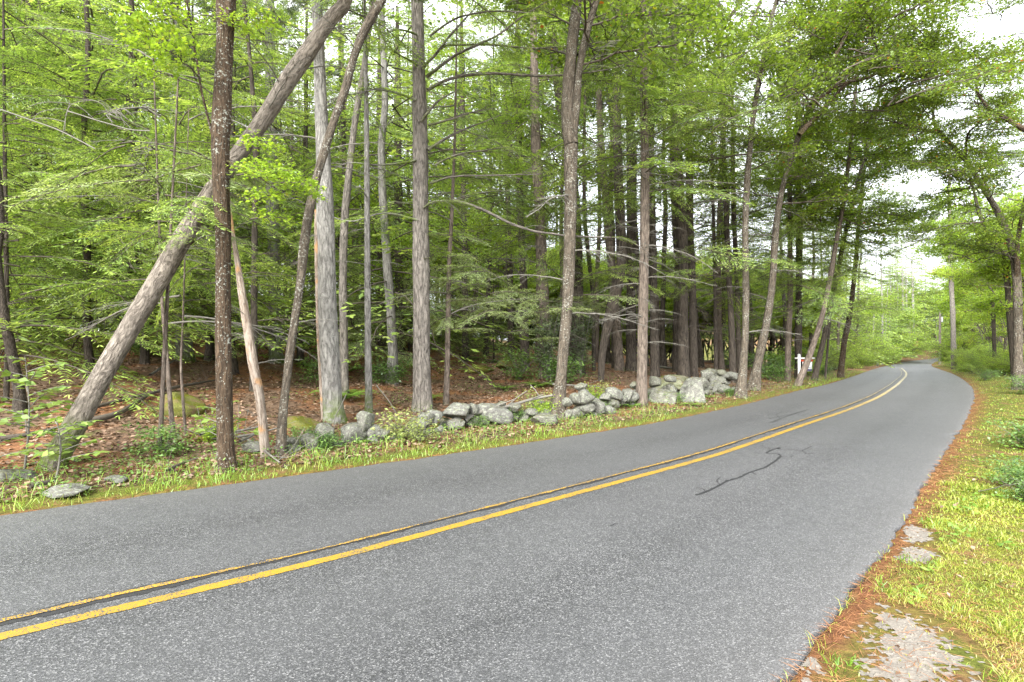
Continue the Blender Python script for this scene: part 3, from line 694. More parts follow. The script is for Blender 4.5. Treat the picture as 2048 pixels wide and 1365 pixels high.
MAP = [leafy_bough(i) for i in range(5)]
MAPN = [leafy_bough(30+i, 1.9, 230, .15, lobed=True, matname='bright') for i in range(3)]
BRT = [leafy_bough(60+i, 2.4, 620, .10, matname='bright') for i in range(3)]
BARE = [bare_branch(i) for i in range(4)]
BARED = [bare_branch(10+i, matname='twig_dark', twigs=34) for i in range(3)]

def quat_dir(az, tilt, roll=0):
    """local +X turned to azimuth az (radians from +X) with elevation tilt"""
    return (Matrix.Rotation(az, 3, 'Z') @ Matrix.Rotation(-tilt, 3, 'Y') @ Matrix.Rotation(roll, 3, 'X')).to_quaternion()

# whole crowns for trees farther off
def merge_into(A, me_arrays, M4, tint_shift=0):
    V, Q, T, mq, mt, C = me_arrays
    A.add(V @ M4[:3, :3].T + M4[:3, 3], Q=Q, T=None, m=0, tint=np.clip(C + tint_shift, 0, 1)); A.MQ[-1] = mq
def arrays_of(me):
    V = np.empty(len(me.vertices)*3, np.float32); me.vertices.foreach_get('co', V); V = V.reshape(-1, 3)
    ls = np.empty(len(me.loops), np.int32); me.loops.foreach_get('vertex_index', ls)
    mi = np.empty(len(me.polygons), np.int32); me.polygons.foreach_get('material_index', mi)
    C = np.empty(len(V), np.float32); me.attributes['tint'].data.foreach_get('value', C)
    return V, ls.reshape(-1, 4), None, mi, None, C
def mat4(pos, q, sc):
    m = np.eye(4); m[:3, :3] = np.array(q.to_matrix())*sc; m[:3, 3] = pos; return m
def conifer_crown(seed, H=15, start=2.5, rmax=3.0, nb=62, kind='hem', wc=.030):
    g = np.random.default_rng(seed); A = Acc()
    src = [arrays_of(hemlock_bough(200+seed*7+i, 2.4, .42, wcard=wc)) for i in range(3)] if kind == 'hem' else [arrays_of(pine_bough(300+seed*7+i, 2.6, clumps=18)) for i in range(3)]
    for i in range(nb):
        u = (i + g.random())/nb; z = start + (H - start)*u
        L = (rmax*(1-u)**.7 + .4)*(.65+.6*g.random()); az = i*2.4 + g.normal(0, .3)
        q = quat_dir(az, .15 - .25*(1-u) + g.normal(0, .12))
        merge_into(A, src[i % 3], mat4((0, 0, z), q, L/2.4), g.normal(0, .12))
    me = A.mesh('crown', [M['hemlock' if kind == 'hem' else 'pine'], M['twig_dark']])
    return me
def broad_crown(seed, H=12, start=4, R=4.0, nb=46, matname='maple', size=.13):
    g = np.random.default_rng(seed); A = Acc()
    src = [arrays_of(leafy_bough(400+seed*5+i, 2.6, 430, size, matname)) for i in range(3)]
    limbs = []
    for i in range(7):
        a = i*2.4 + g.normal(0, .3); z0 = start*.7 + (H-start)*.5*i/7
        u = np.linspace(0, 1, 7); r = R*(.7+.4*g.random())*(1 - .35*i/7); hh = (H - z0)*(.45+.3*g.random())
        P = np.stack([np.cos(a)*r*u**.9, np.sin(a)*r*u**.9, z0 + hh*u**1.1], 1) + np.cumsum(g.normal(0, .08, (7, 3)), 0)*u[:, None]
        A.tube(P, .07*(1-u)**.8 + .012, 5, 1); limbs.append(P)
    for i in range(nb):
        P = limbs[i % 7]; u = .35 + .65*g.random(); p = np.array([np.interp(u, np.linspace(0, 1, 7), P[:, j]) for j in range(3)])
        q = quat_dir(math.atan2(p[1], p[0]) + g.normal(0, .9), g.normal(.15, .25))
        merge_into(A, src[i % 3], mat4(p, q, .7+.5*g.random()), g.normal(0, .13))
    return A.mesh('crown', [M[matname], M['twig_dark']])
CC = [conifer_crown(i, 17, 1.6, 3.6, 70) for i in range(3)] + [conifer_crown(10+i, 20, 7, 3.4, 52) for i in range(2)]
PC = [conifer_crown(20+i, 20, 8, 3.4, 50, 'pine') for i in range(2)]
CFAR = [conifer_crown(90+i, 17, 1.6, 3.3, 120, wc=.075) for i in range(2)]
BC = [broad_crown(1), broad_crown(2, 13, 4, 4.5), broad_crown(3, 12, 2.5, 4.2, matname='bright'), broad_crown(4, 9, 1.5, 3.6, matname='bright')]
print('crowns built', sum(len(m.polygons) for m in bpy.data.meshes)*2)

# trunks
def trunk_mesh(P, r, bark, seg=14, ridge=.03, seed=0, flare=.25, name='trunk'):
    V, Q, uv = tube_arrays(P, r, seg, ridge, seed, flare)
    return new_mesh(name, V, Q, mats=[M[bark]], uvq=uv, smooth=True)
def std_trunk(seed, H, r, bark, bend=.25, seg=9):
    g = np.random.default_rng(seed); n = 16; t = np.linspace(0, 1, n)
    P = np.stack([np.cumsum(g.normal(0, bend/6, n)), np.cumsum(g.normal(0, bend/6, n)), -.3 + (H+.3)*t], 1); P[:, :2] -= P[0, :2]
    return trunk_mesh(P, r*(1 - .8*t) , bark, seg, .02, seed, r*1.6)
TR = {}
for b in ('bark_dark', 'bark_grey', 'bark_brown', 'bark_pine', 'bark_mottled'):
    TR[b] = [std_trunk(i*3+7, 17, .16, b, bend=.5) for i in range(2)]

LAND = []    # (px, depth, phrase) of the trunks anyone can find, used for wording where other trees stand
def tree_from_trace(name, pts, D, bark, label, lean=0.0, top=None, group=None, seg=16, short=None, ridge=.035, extra=6.0, taper=.55, category='tree'):
    """pts: [(px, py, width px)] base first. The trunk runs on above the frame to a real height."""
    base = ray_ground(pts[0][0], pts[0][1]) if D is None else None
    D0 = base[1] if base is not None else D
    P = []; r = []
    for k, (px, py, w) in enumerate(pts):
        up = (pts[0][1] - py)/F*D0
        Dk = D0 + lean*up
        P.append(at(px, py, Dk)); r.append(w/2/F*Dk*math.cos(math.atan((px-CX)/F)))
    P = np.array(P); r = np.array(r)
    P[0, 2] = hz(P[0, 0], P[0, 1]) - .05
    P0 = P[0].copy(); P0[2] -= .2; P0[:2] -= (P[1]-P[0])[:2]*.05
    P = np.vstack([P0, P]); r = np.r_[r[0], r]
    if extra > 0:
        d = P[-1] - P[-2]; d /= np.linalg.norm(d); d = d*.6 + np.array([0, 0, .5]); d /= np.linalg.norm(d)
        P = np.vstack([P, P[-1] + d*extra*.5, P[-1] + d*extra]); r = np.r_[r, r[-1]*(1-taper*.5), r[-1]*(1-taper)]
    PR = resample(np.c_[P, r], .16)
    root = thing(name, label, category, tuple(P[1]), group)
    sd_ = int(abs(pts[0][0])) % 97
    V, Q, uv = tube_arrays(PR[:, :3] - P[1], PR[:, 3], seg, ridge, sd_, r[0]*1.3)
    obj('trunk', new_mesh('trunk', V, Q, mats=[M[bark]], uvq=uv, smooth=True), root)
    if short: LAND.append((pts[0][0], D0, short))
    return root, PR
def limb(root, pts, D, w0, w1, bark, dD=0.0, name='limb', seg=8):
    """a limb through photograph points at depth D (dD: how far it recedes to its tip)"""
    n = len(pts); P = np.array([at(px, py, D + dD*k/(n-1)) for k, (px, py) in enumerate(pts)])
    PR = resample(P, .12); t = np.linspace(0, 1, len(PR))
    g = np.random.default_rng(int(pts[0][0]*7+pts[-1][1])); PR = PR + np.cumsum(g.normal(0, .004, PR.shape), 0)
    V, Q, uv = tube_arrays(PR - np.array(root.location), (w0*(1-t) + w1*t)/2, seg, .04, int(pts[0][1]) % 50)
    obj(name, new_mesh(name, V, Q, mats=[M[bark]], uvq=uv, smooth=True), root)
    return PR
def boughs_on(root, PR, meshes, n, z0, z1, scale=(.7, 1.1), tilt=-.05, name='bough', az=None, azs=math.pi, seed=0, jit=.2):
    g = random.Random(seed + n)
    zs = PR[:, 2]
    for i in range(n):
        z = z0 + (z1 - z0)*(i + g.random())/n
        k = int(np.argmin(np.abs(zs - z))); p = PR[k, :3]
        a = (i*2.4 + g.gauss(0, .4)) if az is None else az + g.uniform(-azs, azs)
        place(name, g.choice(meshes), root, p, quat_dir(a, tilt + g.gauss(0, jit), g.gauss(0, .2)), g.uniform(*scale))
def boughs_along(root, PR, meshes, n, f0=.3, scale=(.5, .9), tilt=.1, seed=0, name='bough', spread=1.0):
    g = random.Random(seed*3 + n)
    for i in range(n):
        f = f0 + (1-f0)*(i + .5*g.random())/n; k = min(len(PR)-2, int(f*(len(PR)-1)))
        d = PR[k+1, :3] - PR[k, :3]; a = math.atan2(d[1], d[0]) + g.choice([-1, 1])*g.uniform(.1, spread)
        place(name, g.choice(meshes), root, PR[k, :3], quat_dir(a, tilt + g.gauss(0, .2), g.gauss(0, .25)), g.uniform(*scale))

# ------------------------------------------------------------------ the trees one can point to
T_ = tree_from_trace
VERGE = 'trees standing along the road edge'
# 1 leaning trunk
lean, P = T_('pine_tree', [(98,938,55.6),(150,850,52.6),(240,690,46.6),(320,555,43.6),(392,432,39.1),(440,360,36.1),(492,288,34.6),(530,235,33.1),(572,168,34.6),(612,110,33.1),(645,60,31.6),(672,25,28.6),(695,-12,27.1)], None, 'bark_lean',
   'thick grey brown trunk leaning steeply to the right behind the dark maple', lean=.28, short='the leaning trunk', extra=5, seg=22, ridge=.025)
lean['category'] = 'tree'; lean['label'] = 'thick grey brown trunk leaning steeply to the right, mossy at its foot'
boughs_on(lean, P, HEM, 14, 6.5, 11, (.6, 1.0), seed=1)
for i, (z, a) in enumerate([(5.6, 40), (6.0, 100), (6.3, 20), (5.0, -40), (6.8, 80), (7.0, 10), (4.6, 150), (5.4, -100)]):
    k = int(np.argmin(np.abs(P[:, 2]-z))); place('bare_branch', BARE[i % 4], lean, P[k, :3], quat_dir(R_(a), .5), .6)
# 2 dark maple
map1, P = T_('maple_tree', [(456,928,40),(450,860,34),(447,700,33),(446,560,32),(446,460,33),(442,380,34),(441,300,36),(443,240,40),(447,160,38),(450,80,36),(452,20,40),(452,-20,40)], 7.15, 'bark_maple',
   'upright near black maple trunk spotted with pale lichen, crossing in front of the leaning trunk', lean=0, short='the dark maple', extra=5, seg=20)
map1['category'] = 'tree'
l1 = limb(map1, [(440,330),(410,215),(392,110),(372,0),(360,-60)], 7.15, .035, .015, 'bark_maple', -.3)
l2 = limb(map1, [(450,320),(505,345),(550,375)], 7.15, .03, .01, 'bark_maple', -.6)
boughs_along(map1, l1, MAPN, 5, .45, (.25, .42), seed=2)
boughs_along(map1, l2, MAPN, 5, .4, (.22, .34), tilt=-.1, seed=3)
for i, (px, py, a, s) in enumerate([(350,40,160,.5),(400,30,20,.5),(330,20,-60,.45),(468,40,0,.4),(360,160,-120,.45),(480,300,-30,.5),(470,350,-10,.55),(520,400,-60,.5),(500,440,-20,.5),(330,90,180,.4),(560,380,10,.4)]):
    place('bough', MAPN[i % 3], map1, at(px, py, 7.0), quat_dir(R_(a), -.1), s*.62)
boughs_on(map1, P, MAP, 14, 7.5, 11.5, (.6, 1), seed=4)
# 3 broken dead trunk
dead, P = T_('dead_tree', [(532,885,22),(520,800,20),(508,740,22),(500,690,20),(492,640,19),(483,580,17),(474,520,12),(466,470,9),(458,400,7),(452,340,5)], 7.9, 'bark_dead',
   'dead pale trunk with peeling orange wood leaning left beside the dark maple', extra=0, short='the dead peeling trunk', seg=10)
for i in range(7): place('bare_branch', BARE[i % 4], dead, P[int(len(P)*(.35+.09*i)), :3], quat_dir(i*2.4, .3), .3)
# 4 mottled curving tree
mot, P = T_('birch_tree', [(562,918,24),(563,860,20),(570,790,18),(578,720,18),(588,650,17),(600,570,17),(607,500,20),(617,430,20),(635,350,17),(650,300,18),(668,240,16),(690,180,17),(703,130,15),(720,80,17),(740,40,18),(762,0,18),(770,-20,16)], 7.9, 'bark_mottled',
   'slim mottled grey trunk curving up to the right in front of the thick grey pine', short='the mottled trunk', extra=4, seg=14)
mot['category'] = 'tree'; mot.name = 'slim_tree'
boughs_on(mot, P, MAP, 10, 7.8, 11, (.5, .9), seed=5)
for i in range(8): place('bare_branch', BARE[i % 4], mot, P[int(len(P)*(.2+.07*i)), :3], quat_dir(i*2.1, .25), .3 + .04*i)
# 5 thick grey pine
gp, P = T_('pine_tree', [(668,848,44.3),(664,780,39.6),(658,680,38.0),(654,560,36.4),(651,440,34.8),(647,330,30.1),(643,240,26.9),(640,160,25.3),(637,80,22.2),(634,-10,20.6)], None, 'bark_grey',
   'thick pale grey pine trunk with a mossy green foot behind the first wall stones', short='the thick grey pine', extra=8, seg=22)
for i in range(16): place('bare_branch', BARE[i % 4], gp, P[int(len(P)*(.2+.036*i)), :3], quat_dir(i*2.4, .12), .35 + .12*(i % 5))
boughs_on(gp, P, PINE, 12, 8, 12, (.7, 1.1), seed=6)
# 5b its pale twin behind
t_, P = T_('pine_tree', [(690,800,18.7),(688,700,17.3),(686,560,17.3),(690,430,15.8),(700,330,14.4),(712,230,13.0),(730,120,11.5),(745,-10,10.1)], 13.5, 'bark_pine',
   'pale grey trunk bending right just behind the thick grey pine', extra=5, seg=10, short='its pale twin')
# 6 thin dead stem
t_, P = T_('dead_tree', [(648,790,12),(640,700,12),(636,600,11),(633,480,10),(632,420,7)], 10.8, 'bark_dead', 'thin pinkish dead stem close to the left side of the thick grey pine', extra=0, seg=8)
# 7 slender grey
t_, P = T_('pine_tree', [(738,826,18),(736,700,14),(735,560,13),(734,400,12),(733,250,10),(731,120,9),(728,-10,8)], None, 'bark_grey', 'slender straight pale grey trunk between the two thickest pines', short='the slender grey trunk', extra=5, seg=10)
for i in range(14): place('bare_branch', BARE[i % 4], t_, P[int(len(P)*(.25+.045*i)), :3], quat_dir(i*2.4, .05), .35 + .12*(i % 4))
boughs_on(t_, P, HEMC, 8, 5.5, 9.5, (.3, .6), seed=7)
# 8 the big pine with arching branches
big, P8 = T_('pine_tree', [(846,822,38.9),(844,760,35.3),(843,640,33.6),(842,500,32.6),(841,380,31.8),(840,260,29.2),(838,160,26.5),(836,60,24.8),(834,-15,23.8)], None, 'bark_pine',
   'tall straight brown pine with long arching bare branches reaching right', short='the big pine', extra=9, seg=24)
D8 = float(big.location[1])
BR = [[(853,154),(908,113),(959,89),(993,72),(1051,27),(1110,-5)], [(846,135),(870,112),(905,70),(950,20),(975,-10)], [(884,91),(976,91),(1079,99),(1160,92),(1250,82)],
      [(856,180),(908,157),(976,150),(1096,157),(1215,144),(1300,112)], [(860,72),(908,38),(959,24),(1027,22),(1113,34)], [(843,243),(874,205),(918,178)], [(856,250),(908,236),(935,226),(985,215)],
      [(856,301),(908,270),(1003,229)], [(860,366),(908,352),(1000,347),(1079,345)], [(870,330),(908,311),(959,301),(1017,292)], [(846,417),(867,403),(908,400),(949,390)],
      [(905,402),(960,417),(1030,450),(1090,467),(1180,474),(1250,480),(1300,510)], [(835,130),(780,95),(745,40),(720,10)], [(832,200),(760,180),(700,190),(640,175)], [(832,320),(760,330),(700,325),(665,340)], [(836,440),(770,425),(700,440),(640,420)], [(834,70),(790,60),(740,90)]]
for i, b in enumerate(BR):
    PL = limb(big, b, D8 - .15, .075 if i in (0, 1, 3, 5, 7, 11) else .05, .014, 'bark_pine' if i < 12 else 'bark_grey', -.9 + .5*(i % 4), name='branch', seg=7)
    if len(b) > 3:
        boughs_along(big, PL, BARE, 3, .35, (.2, .4), tilt=0, seed=i, name='bare_branch')
        boughs_along(big, PL, HEM, 3 if i != 5 else 1, .2, (.22, .42), tilt=.05, seed=i+50)
boughs_on(big, P8, HEM, 12, 9, 13, (.8, 1.2), seed=8)
# stubs up the trunk
for i in range(10): place('bare_branch', BARE[i % 4], big, P8[int(len(P8)*(.18+.035*i)), :3], quat_dir(i*2.4, .2), .15 + .03*(i % 4))

FT = [ # pts, D, bark, label, short, boughs(meshes key, n, z0, z1, smin, smax), bare count, name
 ([(892,812,13),(894,740,11),(896,640,11),(899,520,9),(905,400,7),(910,250,5)], None, 'bark_brown', 'slim brown young trunk just right of the big arching-branched pine', 'the slim brown trunk', ('hemp', 9, 1.9, 4.2, .3, .6), 6, 'hemlock_tree'),
 ([(1092,740,28),(1090,650,22),(1084,540,22),(1080,430,22),(1073,320,20),(1070,210,18),(1068,100,15),(1066,-10,13)], 17.5, 'bark_brown', 'dark hemlock trunk wrapped low down in pale leafy creeper', 'the creepered hemlock', ('hem', 10, 7, 14, .6, 1), 14, 'hemlock_tree'),
 ([(1112,838,40),(1120,780,24),(1127,700,23),(1134,620,22),(1138,540,23),(1140,450,25),(1141,360,26),(1142,300,26),(1145,265,21),(1151,225,17),(1160,130,15),(1178,50,14),(1195,-15,13)], None, 'bark_mottled', 'lichened maple by the wall forking high up into two dark stems', 'the forked maple', ('map', 12, 9, 13, .6, .9), 6, 'maple_tree'),
 ([(1158,728,26),(1155,600,24),(1152,480,24),(1146,380,24),(1135,280,22),(1118,180,20),(1105,80,18),(1100,-10,16)], 19.5, 'bark_dark', 'dark pine trunk bending left behind the forked lichened maple', 'the pine behind it', ('pine', 8, 10, 18, .8, 1.1), 12, 'pine_tree'),
 ([(1205,820,11),(1202,760,13),(1206,700,16),(1218,640,20),(1232,580,24),(1243,520,22),(1240,430,20),(1236,330,19),(1234,220,17),(1236,110,15),(1240,-10,14)], 17.0, 'bark_dark', 'dark trunk bulging and leaning right beyond the tumbled wall', 'the dark leaning trunk', ('hem', 8, 9, 15, .6, 1), 10, 'hemlock_tree'),
 ([(1188,700,8),(1186,600,8),(1178,520,8),(1170,440,8),(1168,320,7),(1170,200,6)], 20, 'bark_dark', 'thin dark stem leaning slightly left beside the leaning dark trunk', None, ('hem', 3, 9, 12, .4, .7), 4, 'young_tree'),
 ([(1238,728,20),(1234,660,18),(1226,560,17),(1216,460,16),(1208,360,14),(1200,250,13),(1196,120,12),(1195,-10,10)], 20.5, 'bark_brown', 'brown trunk leaning left across the leaning dark trunk', None, ('hem', 5, 10, 16, .5, .9), 8, 'hemlock_tree'),
 ([(1263,728,24),(1262,640,20),(1262,540,19),(1262,420,18),(1261,300,17),(1260,180,16),(1262,60,15),(1263,-10,14)], 21, 'bark_dark', 'dark upright pine between the leaning trunk and the brown pine', 'the dark upright pine', ('pine', 8, 12, 19, .7, 1.1), 14, 'pine_tree'),
 ([(1283,812,28),(1284,760,22),(1285,680,21),(1287,580,20),(1289,470,19),(1290,380,18),(1289,280,17),(1288,180,16),(1287,60,14),(1286,-10,13)], None, 'bark_brown', 'straight reddish brown pine with short dead stubs standing in the stone wall', 'the brown wall pine', ('hem', 16, 5.2, 12, .5, 1), 20, 'pine_tree'),
 ([(1310,748,20),(1308,650,17),(1306,540,16),(1304,420,15),(1302,300,14),(1300,180,13),(1300,60,12),(1300,-10,11)], 19, 'bark_dark', 'dark trunk directly right of the brown pine in the wall', None, ('hem', 8, 8, 15, .6, 1), 14, 'hemlock_tree'),
 ([(1352,730,16),(1353,640,14),(1355,540,13),(1350,430,14),(1346,340,14),(1346,220,12),(1346,100,11)], 22, 'bark_dark', 'left trunk of the three dark trunks behind the mossy boulder', 'the three dark trunks', ('hem', 8, 8, 15, .7, 1.1), 12, 'hemlock_tree'),
 ([(1368,746,27),(1366,680,23),(1366,600,22),(1366,500,21),(1360,400,20),(1355,300,18),(1352,200,16),(1350,80,14)], 19.5, 'bark_dark', 'thickest and middle trunk of the three dark trunks behind the mossy boulder', None, ('hem', 10, 7, 15, .7, 1.1), 12, 'hemlock_tree'),
 ([(1388,742,18),(1386,650,16),(1384,550,15),(1380,450,15),(1379,350,15),(1378,240,14),(1378,100,12)], 20.5, 'bark_dark', 'right trunk of the three dark trunks behind the mossy boulder', None, ('hem', 10, 7, 15, .7, 1.1), 12, 'hemlock_tree'),
 ([(1432,730,9),(1431,660,8),(1430,560,8),(1427,440,7),(1424,320,6)], 22, 'bark_dark', 'thin upright stem right of the three dark trunks', None, ('hemc', 8, 3, 9, .4, .8), 5, 'hemlock_tree'),
 ([(1466,736,15),(1463,650,13),(1458,560,12),(1453,440,11),(1448,320,10),(1446,200,9)], 21, 'bark_dark', 'left one of a close dark pair behind the end of the stone rubble', 'the close dark pair', ('hem', 9, 5, 12, .5, .9), 10, 'hemlock_tree'),
 ([(1480,738,12),(1476,650,11),(1474,560,10),(1468,440,10),(1466,320,9)], 22, 'bark_dark', 'right one of a close dark pair behind the end of the stone rubble', None, ('hem', 9, 5, 12, .5, .9), 8, 'hemlock_tree'),
 ([(1480,796,26),(1486,740,17),(1490,680,15),(1492,600,14),(1491,520,13),(1491,440,13),(1494,370,13),(1500,300,11),(1510,210,11),(1528,110,10),(1545,30,9),(1555,-15,8)], None, 'bark_mottled', 'reddish grey maple at the road edge, upright then bending right high up', 'the reddish maple', ('map', 14, 6.5, 12, .5, .9), 4, 'maple_tree'),
 ([(1507,782,28),(1514,735,19),(1524,690,18),(1534,640,16),(1542,590,15),(1547,540,15),(1550,480,14),(1560,400,12),(1578,330,11),(1598,270,11),(1622,210,10),(1650,150,9),(1690,80,8),(1730,0,7)], None, 'bark_mottled', 'pale lichened maple leaning right in a long curve beside the road', 'the curved maple', ('map', 16, 6, 13, .5, .9), 4, 'maple_tree'),
 ([(1575,762,14),(1577,680,12),(1580,600,12),(1580,520,11),(1580,420,10),(1578,300,10),(1578,180,9)], 24, 'bark_brown', 'upright brown trunk just left of the white sign', 'the sign trunk', ('hem', 14, 4.8, 13, .6, 1), 8, 'hemlock_tree'),
 ([(1597,760,16),(1597,680,15),(1598,600,14),(1598,520,13),(1597,400,12),(1596,280,11)], 26, 'bark_dark', 'dark trunk directly behind the white sign post', None, ('hem', 16, 5, 14, .6, 1.1), 8, 'hemlock_tree'),
 ([(1594,772,16),(1612,730,14),(1630,680,12),(1645,630,11),(1658,570,11),(1670,500,10),(1683,430,9),(1692,370,9),(1700,300,8),(1708,220,7),(1715,120,6)], None, 'bark_brown', 'slanting trunk crossing in front of the white sign', 'the slanting trunk', ('map', 16, 6, 13, .5, .9), 3, 'maple_tree'),
 ([(1628,758,14),(1640,710,12),(1652,660,11),(1662,610,10),(1674,550,10),(1688,480,9),(1705,410,8),(1725,330,7),(1750,240,6)], 25, 'bark_dark', 'dark slanting trunk immediately right of the white sign', None, ('map', 16, 6, 13, .5, 1), 3, 'maple_tree'),
 ([(1650,748,6),(1656,690,5),(1662,620,5),(1668,560,5),(1672,480,4)], 26.5, 'bark_dark', 'thinnest stem between the sign and the bright green roadside bushes', None, ('map', 4, 5, 8, .4, .6), 2, 'young_tree'),
 ([(1681,742,14),(1688,690,12),(1698,640,11),(1706,580,10),(1712,520,9),(1718,440,8),(1728,340,7)], 29, 'bark_maple', 'last dark slanting trunk before the bright green roadside bushes', 'the last slanting trunk', ('map', 12, 7, 13, .6, 1.1), 4, 'maple_tree'),
 ([(70,700,24),(70,600,22),(69,480,21),(68,360,20),(66,240,19),(62,120,17),(58,-10,15)], 17, 'bark_dark', 'dark trunk deep behind the hemlock foliage at the far left', 'the far left dark trunk', ('hem', 26, 2.6, 13, .8, 1.3), 8, 'hemlock_tree'),
 ([(12,806,14),(14,720,12),(14,620,11),(12,500,11),(10,380,10)], None, 'bark_dark', 'slim dark trunk at the left edge of the picture behind the leafy sapling', 'the left edge trunk', ('hem', 10, 2.6, 8, .5, .8), 5, 'hemlock_tree'),
 ([(370,735,38),(366,640,34),(362,540,31),(358,420,29),(354,300,27),(350,150,24),(347,-10,21)], 16.5, 'bark_grey', 'pale grey pine seen between the leaning trunk and the dark maple', 'the pale pine', ('pine', 10, 9, 17, .7, 1.1), 12, 'pine_tree'),
 ([(552,735,30),(550,640,27),(548,540,26),(545,420,25),(543,300,24),(541,180,22),(540,60,20),(540,-10,19)], 17.5, 'bark_grey', 'bluish grey pine standing behind the curving mottled trunk', 'the bluish grey pine', ('pine', 10, 10, 18, .7, 1.1), 14, 'pine_tree'),
 ([(506,790,17),(508,700,15),(508,600,14),(509,500,13),(510,400,12),(512,280,13),(505,180,10),(498,100,8),(492,40,8),(486,-10,7)], 12.5, 'bark_dark', 'dark rough trunk half hidden behind the dead peeling trunk', None, ('hem', 8, 6.5, 11, .4, .8), 10, 'hemlock_tree'),
 ([(348,885,11),(340,800,10),(334,720,9),(327,640,8),(322,560,6)], None, 'bark_brown', 'short slim sapling stem in front of the mossy boulder', None, ('hemc', 6, 1.8, 3.2, .25, .45), 5, 'sapling_tree'),
 ([(372,870,6),(365,790,6),(362,720,5),(366,640,4)], 9, 'twigb', 'thinnest sapling stem beside the mossy boulder, right of the other', None, ('hemc', 4, 1.6, 2.6, .2, .35), 3, 'sapling_tree'),
 ([(600,735,15),(602,650,13),(604,560,12),(606,460,11),(610,340,10),(612,200,9)], 20, 'bark_dark', 'dark trunk in the gap between the mottled trunk and the thick grey pine', None, ('hem', 10, 7, 14, .5, .9), 10, 'hemlock_tree'),
 ([(764,640,18),(762,560,16),(762,460,15),(761,340,14),(760,200,13)], 25, 'bark_dark', 'dark trunk standing right behind the slender grey trunk', None, ('hem', 8, 9, 16, .6, 1), 10, 'hemlock_tree'),
 ([(799,655,20),(798,560,18),(797,450,17),(796,320,16),(795,180,14)], 24, 'bark_dark', 'dark trunk in the gap left of the big arching-branched pine', None, ('hem', 8, 10, 16, .6, 1), 10, 'hemlock_tree'),
 ([(1050,700,18),(1048,600,16),(1044,500,15),(1040,400,14),(1038,280,13),(1036,150,12)], 22, 'bark_dark', 'dark trunk left of the creeper-wrapped hemlock', None, ('hem', 9, 8, 15, .6, 1), 14, 'hemlock_tree'),
 ([(1022,690,13),(1021,600,12),(1018,500,12),(1015,380,11),(1012,260,10)], 25, 'bark_dark', 'second dark trunk left of the creeper-wrapped hemlock, thinner', None, ('hem', 8, 8, 15, .6, 1), 12, 'hemlock_tree'),
 ([(930,680,13),(930,560,12),(928,440,12),(926,300,11),(924,160,10)], 25, 'bark_dark', 'dark trunk some way right of the slim brown trunk', None, ('hem', 8, 8, 15, .6, 1), 12, 'hemlock_tree'),
]
M['twigb'] = M['bark_brown']
KEY = {'hem': HEM, 'hemc': HEMC, 'hemp': HEMP, 'pine': PINE, 'map': MAP, 'brt': BRT}
for k, (pts, D, bark, label, short, (bk, n, z0, z1, s0, s1), nb, nm) in enumerate(FT):
    root, P = T_(nm, pts, D, bark, label, short=short, extra=5 if pts[-1][1] < 150 else 3.5, seg=12)
    g0 = float(root.location[2]); zt = float(P[-1, 2])
    z0 = min(z0, zt*.6) if bk in ('hem', 'hemc', 'hemp', 'pine') else min(z0, zt*.6)
    z1 = min(max(z1, zt*.97), 1.65 + .6*float(root.location[1]) + 1.8) if bk != 'hemp' else z1
    z0 = min(z0, z1*.7)
    n = int(n*1.6); boughs_on(root, P, KEY[bk], n, z0, z1, (s0*1.1, s1*1.15), tilt=.12 if bk == 'map' else -.05, seed=k+100)
    g = random.Random(k)
    nb = int(nb*2.0)
    for i in range(nb):
        z = 1.6 + g0 + (min(max(z0*1.4, 8), zt) - 1.6)*(i + g.random())/nb; j = int(np.argmin(np.abs(P[:, 2]-z)))
        place('bare_branch', g.choice(BARED if 'dark' in bark else BARE), root, P[j, :3], quat_dir(i*2.4+g.random(), .1+g.gauss(0, .2)), g.uniform(.4, 1.0))
# the second stem of the forked maple
fm = [o for o in S.objects if o.get('label', '').startswith('lichened maple by the wall')][0]
limb(fm, [(1142,290),(1137,250),(1136,180),(1143,100),(1152,20),(1156,-20)], fm.location[1], .30, .2, 'bark_mottled')

# hemlocks of the left side with foliage down to the ground
g = random.Random(5)
HL = [(40,760,9.6,'small hemlock spreading pale green sprays over the leafy sapling'), (185,720,12.5,'hemlock left of the leaning trunk with layered bright sprays'),
      (290,700,14.5,'hemlock whose sprays show on both sides of the leaning trunk'), (-60,730,11.5,'hemlock reaching in from the left edge of the picture'),
      (120,690,17.5,'taller hemlock between the far left dark trunk and the leaning trunk'), (240,670,20,'hemlock deep behind the leaning trunk, its foot in red needles'),
      (420,690,18,'hemlock behind the dark lichened maple'), (470,715,15,'young hemlock with fine sprays between maple and curving trunk'),
      (20,680,21,'tall hemlock beyond the slim trunk at the left edge'), (150,650,26,'tall dark hemlock on top of the wooded rise at left'),
      (-420,700,14,'hemlock well outside the left edge of the picture'),(-330,680,18,'second hemlock well outside the left edge'),(-250,690,13,'hemlock a little outside the left edge'),(-160,700,15,'hemlock standing just outside the left edge with sprays reaching in'), (330,660,24,'hemlock on the rise behind the pale pine'), (690,700,20,'young hemlock low behind the thick grey pine'), (600,680,24,'hemlock on the rise behind the bluish grey pine')]
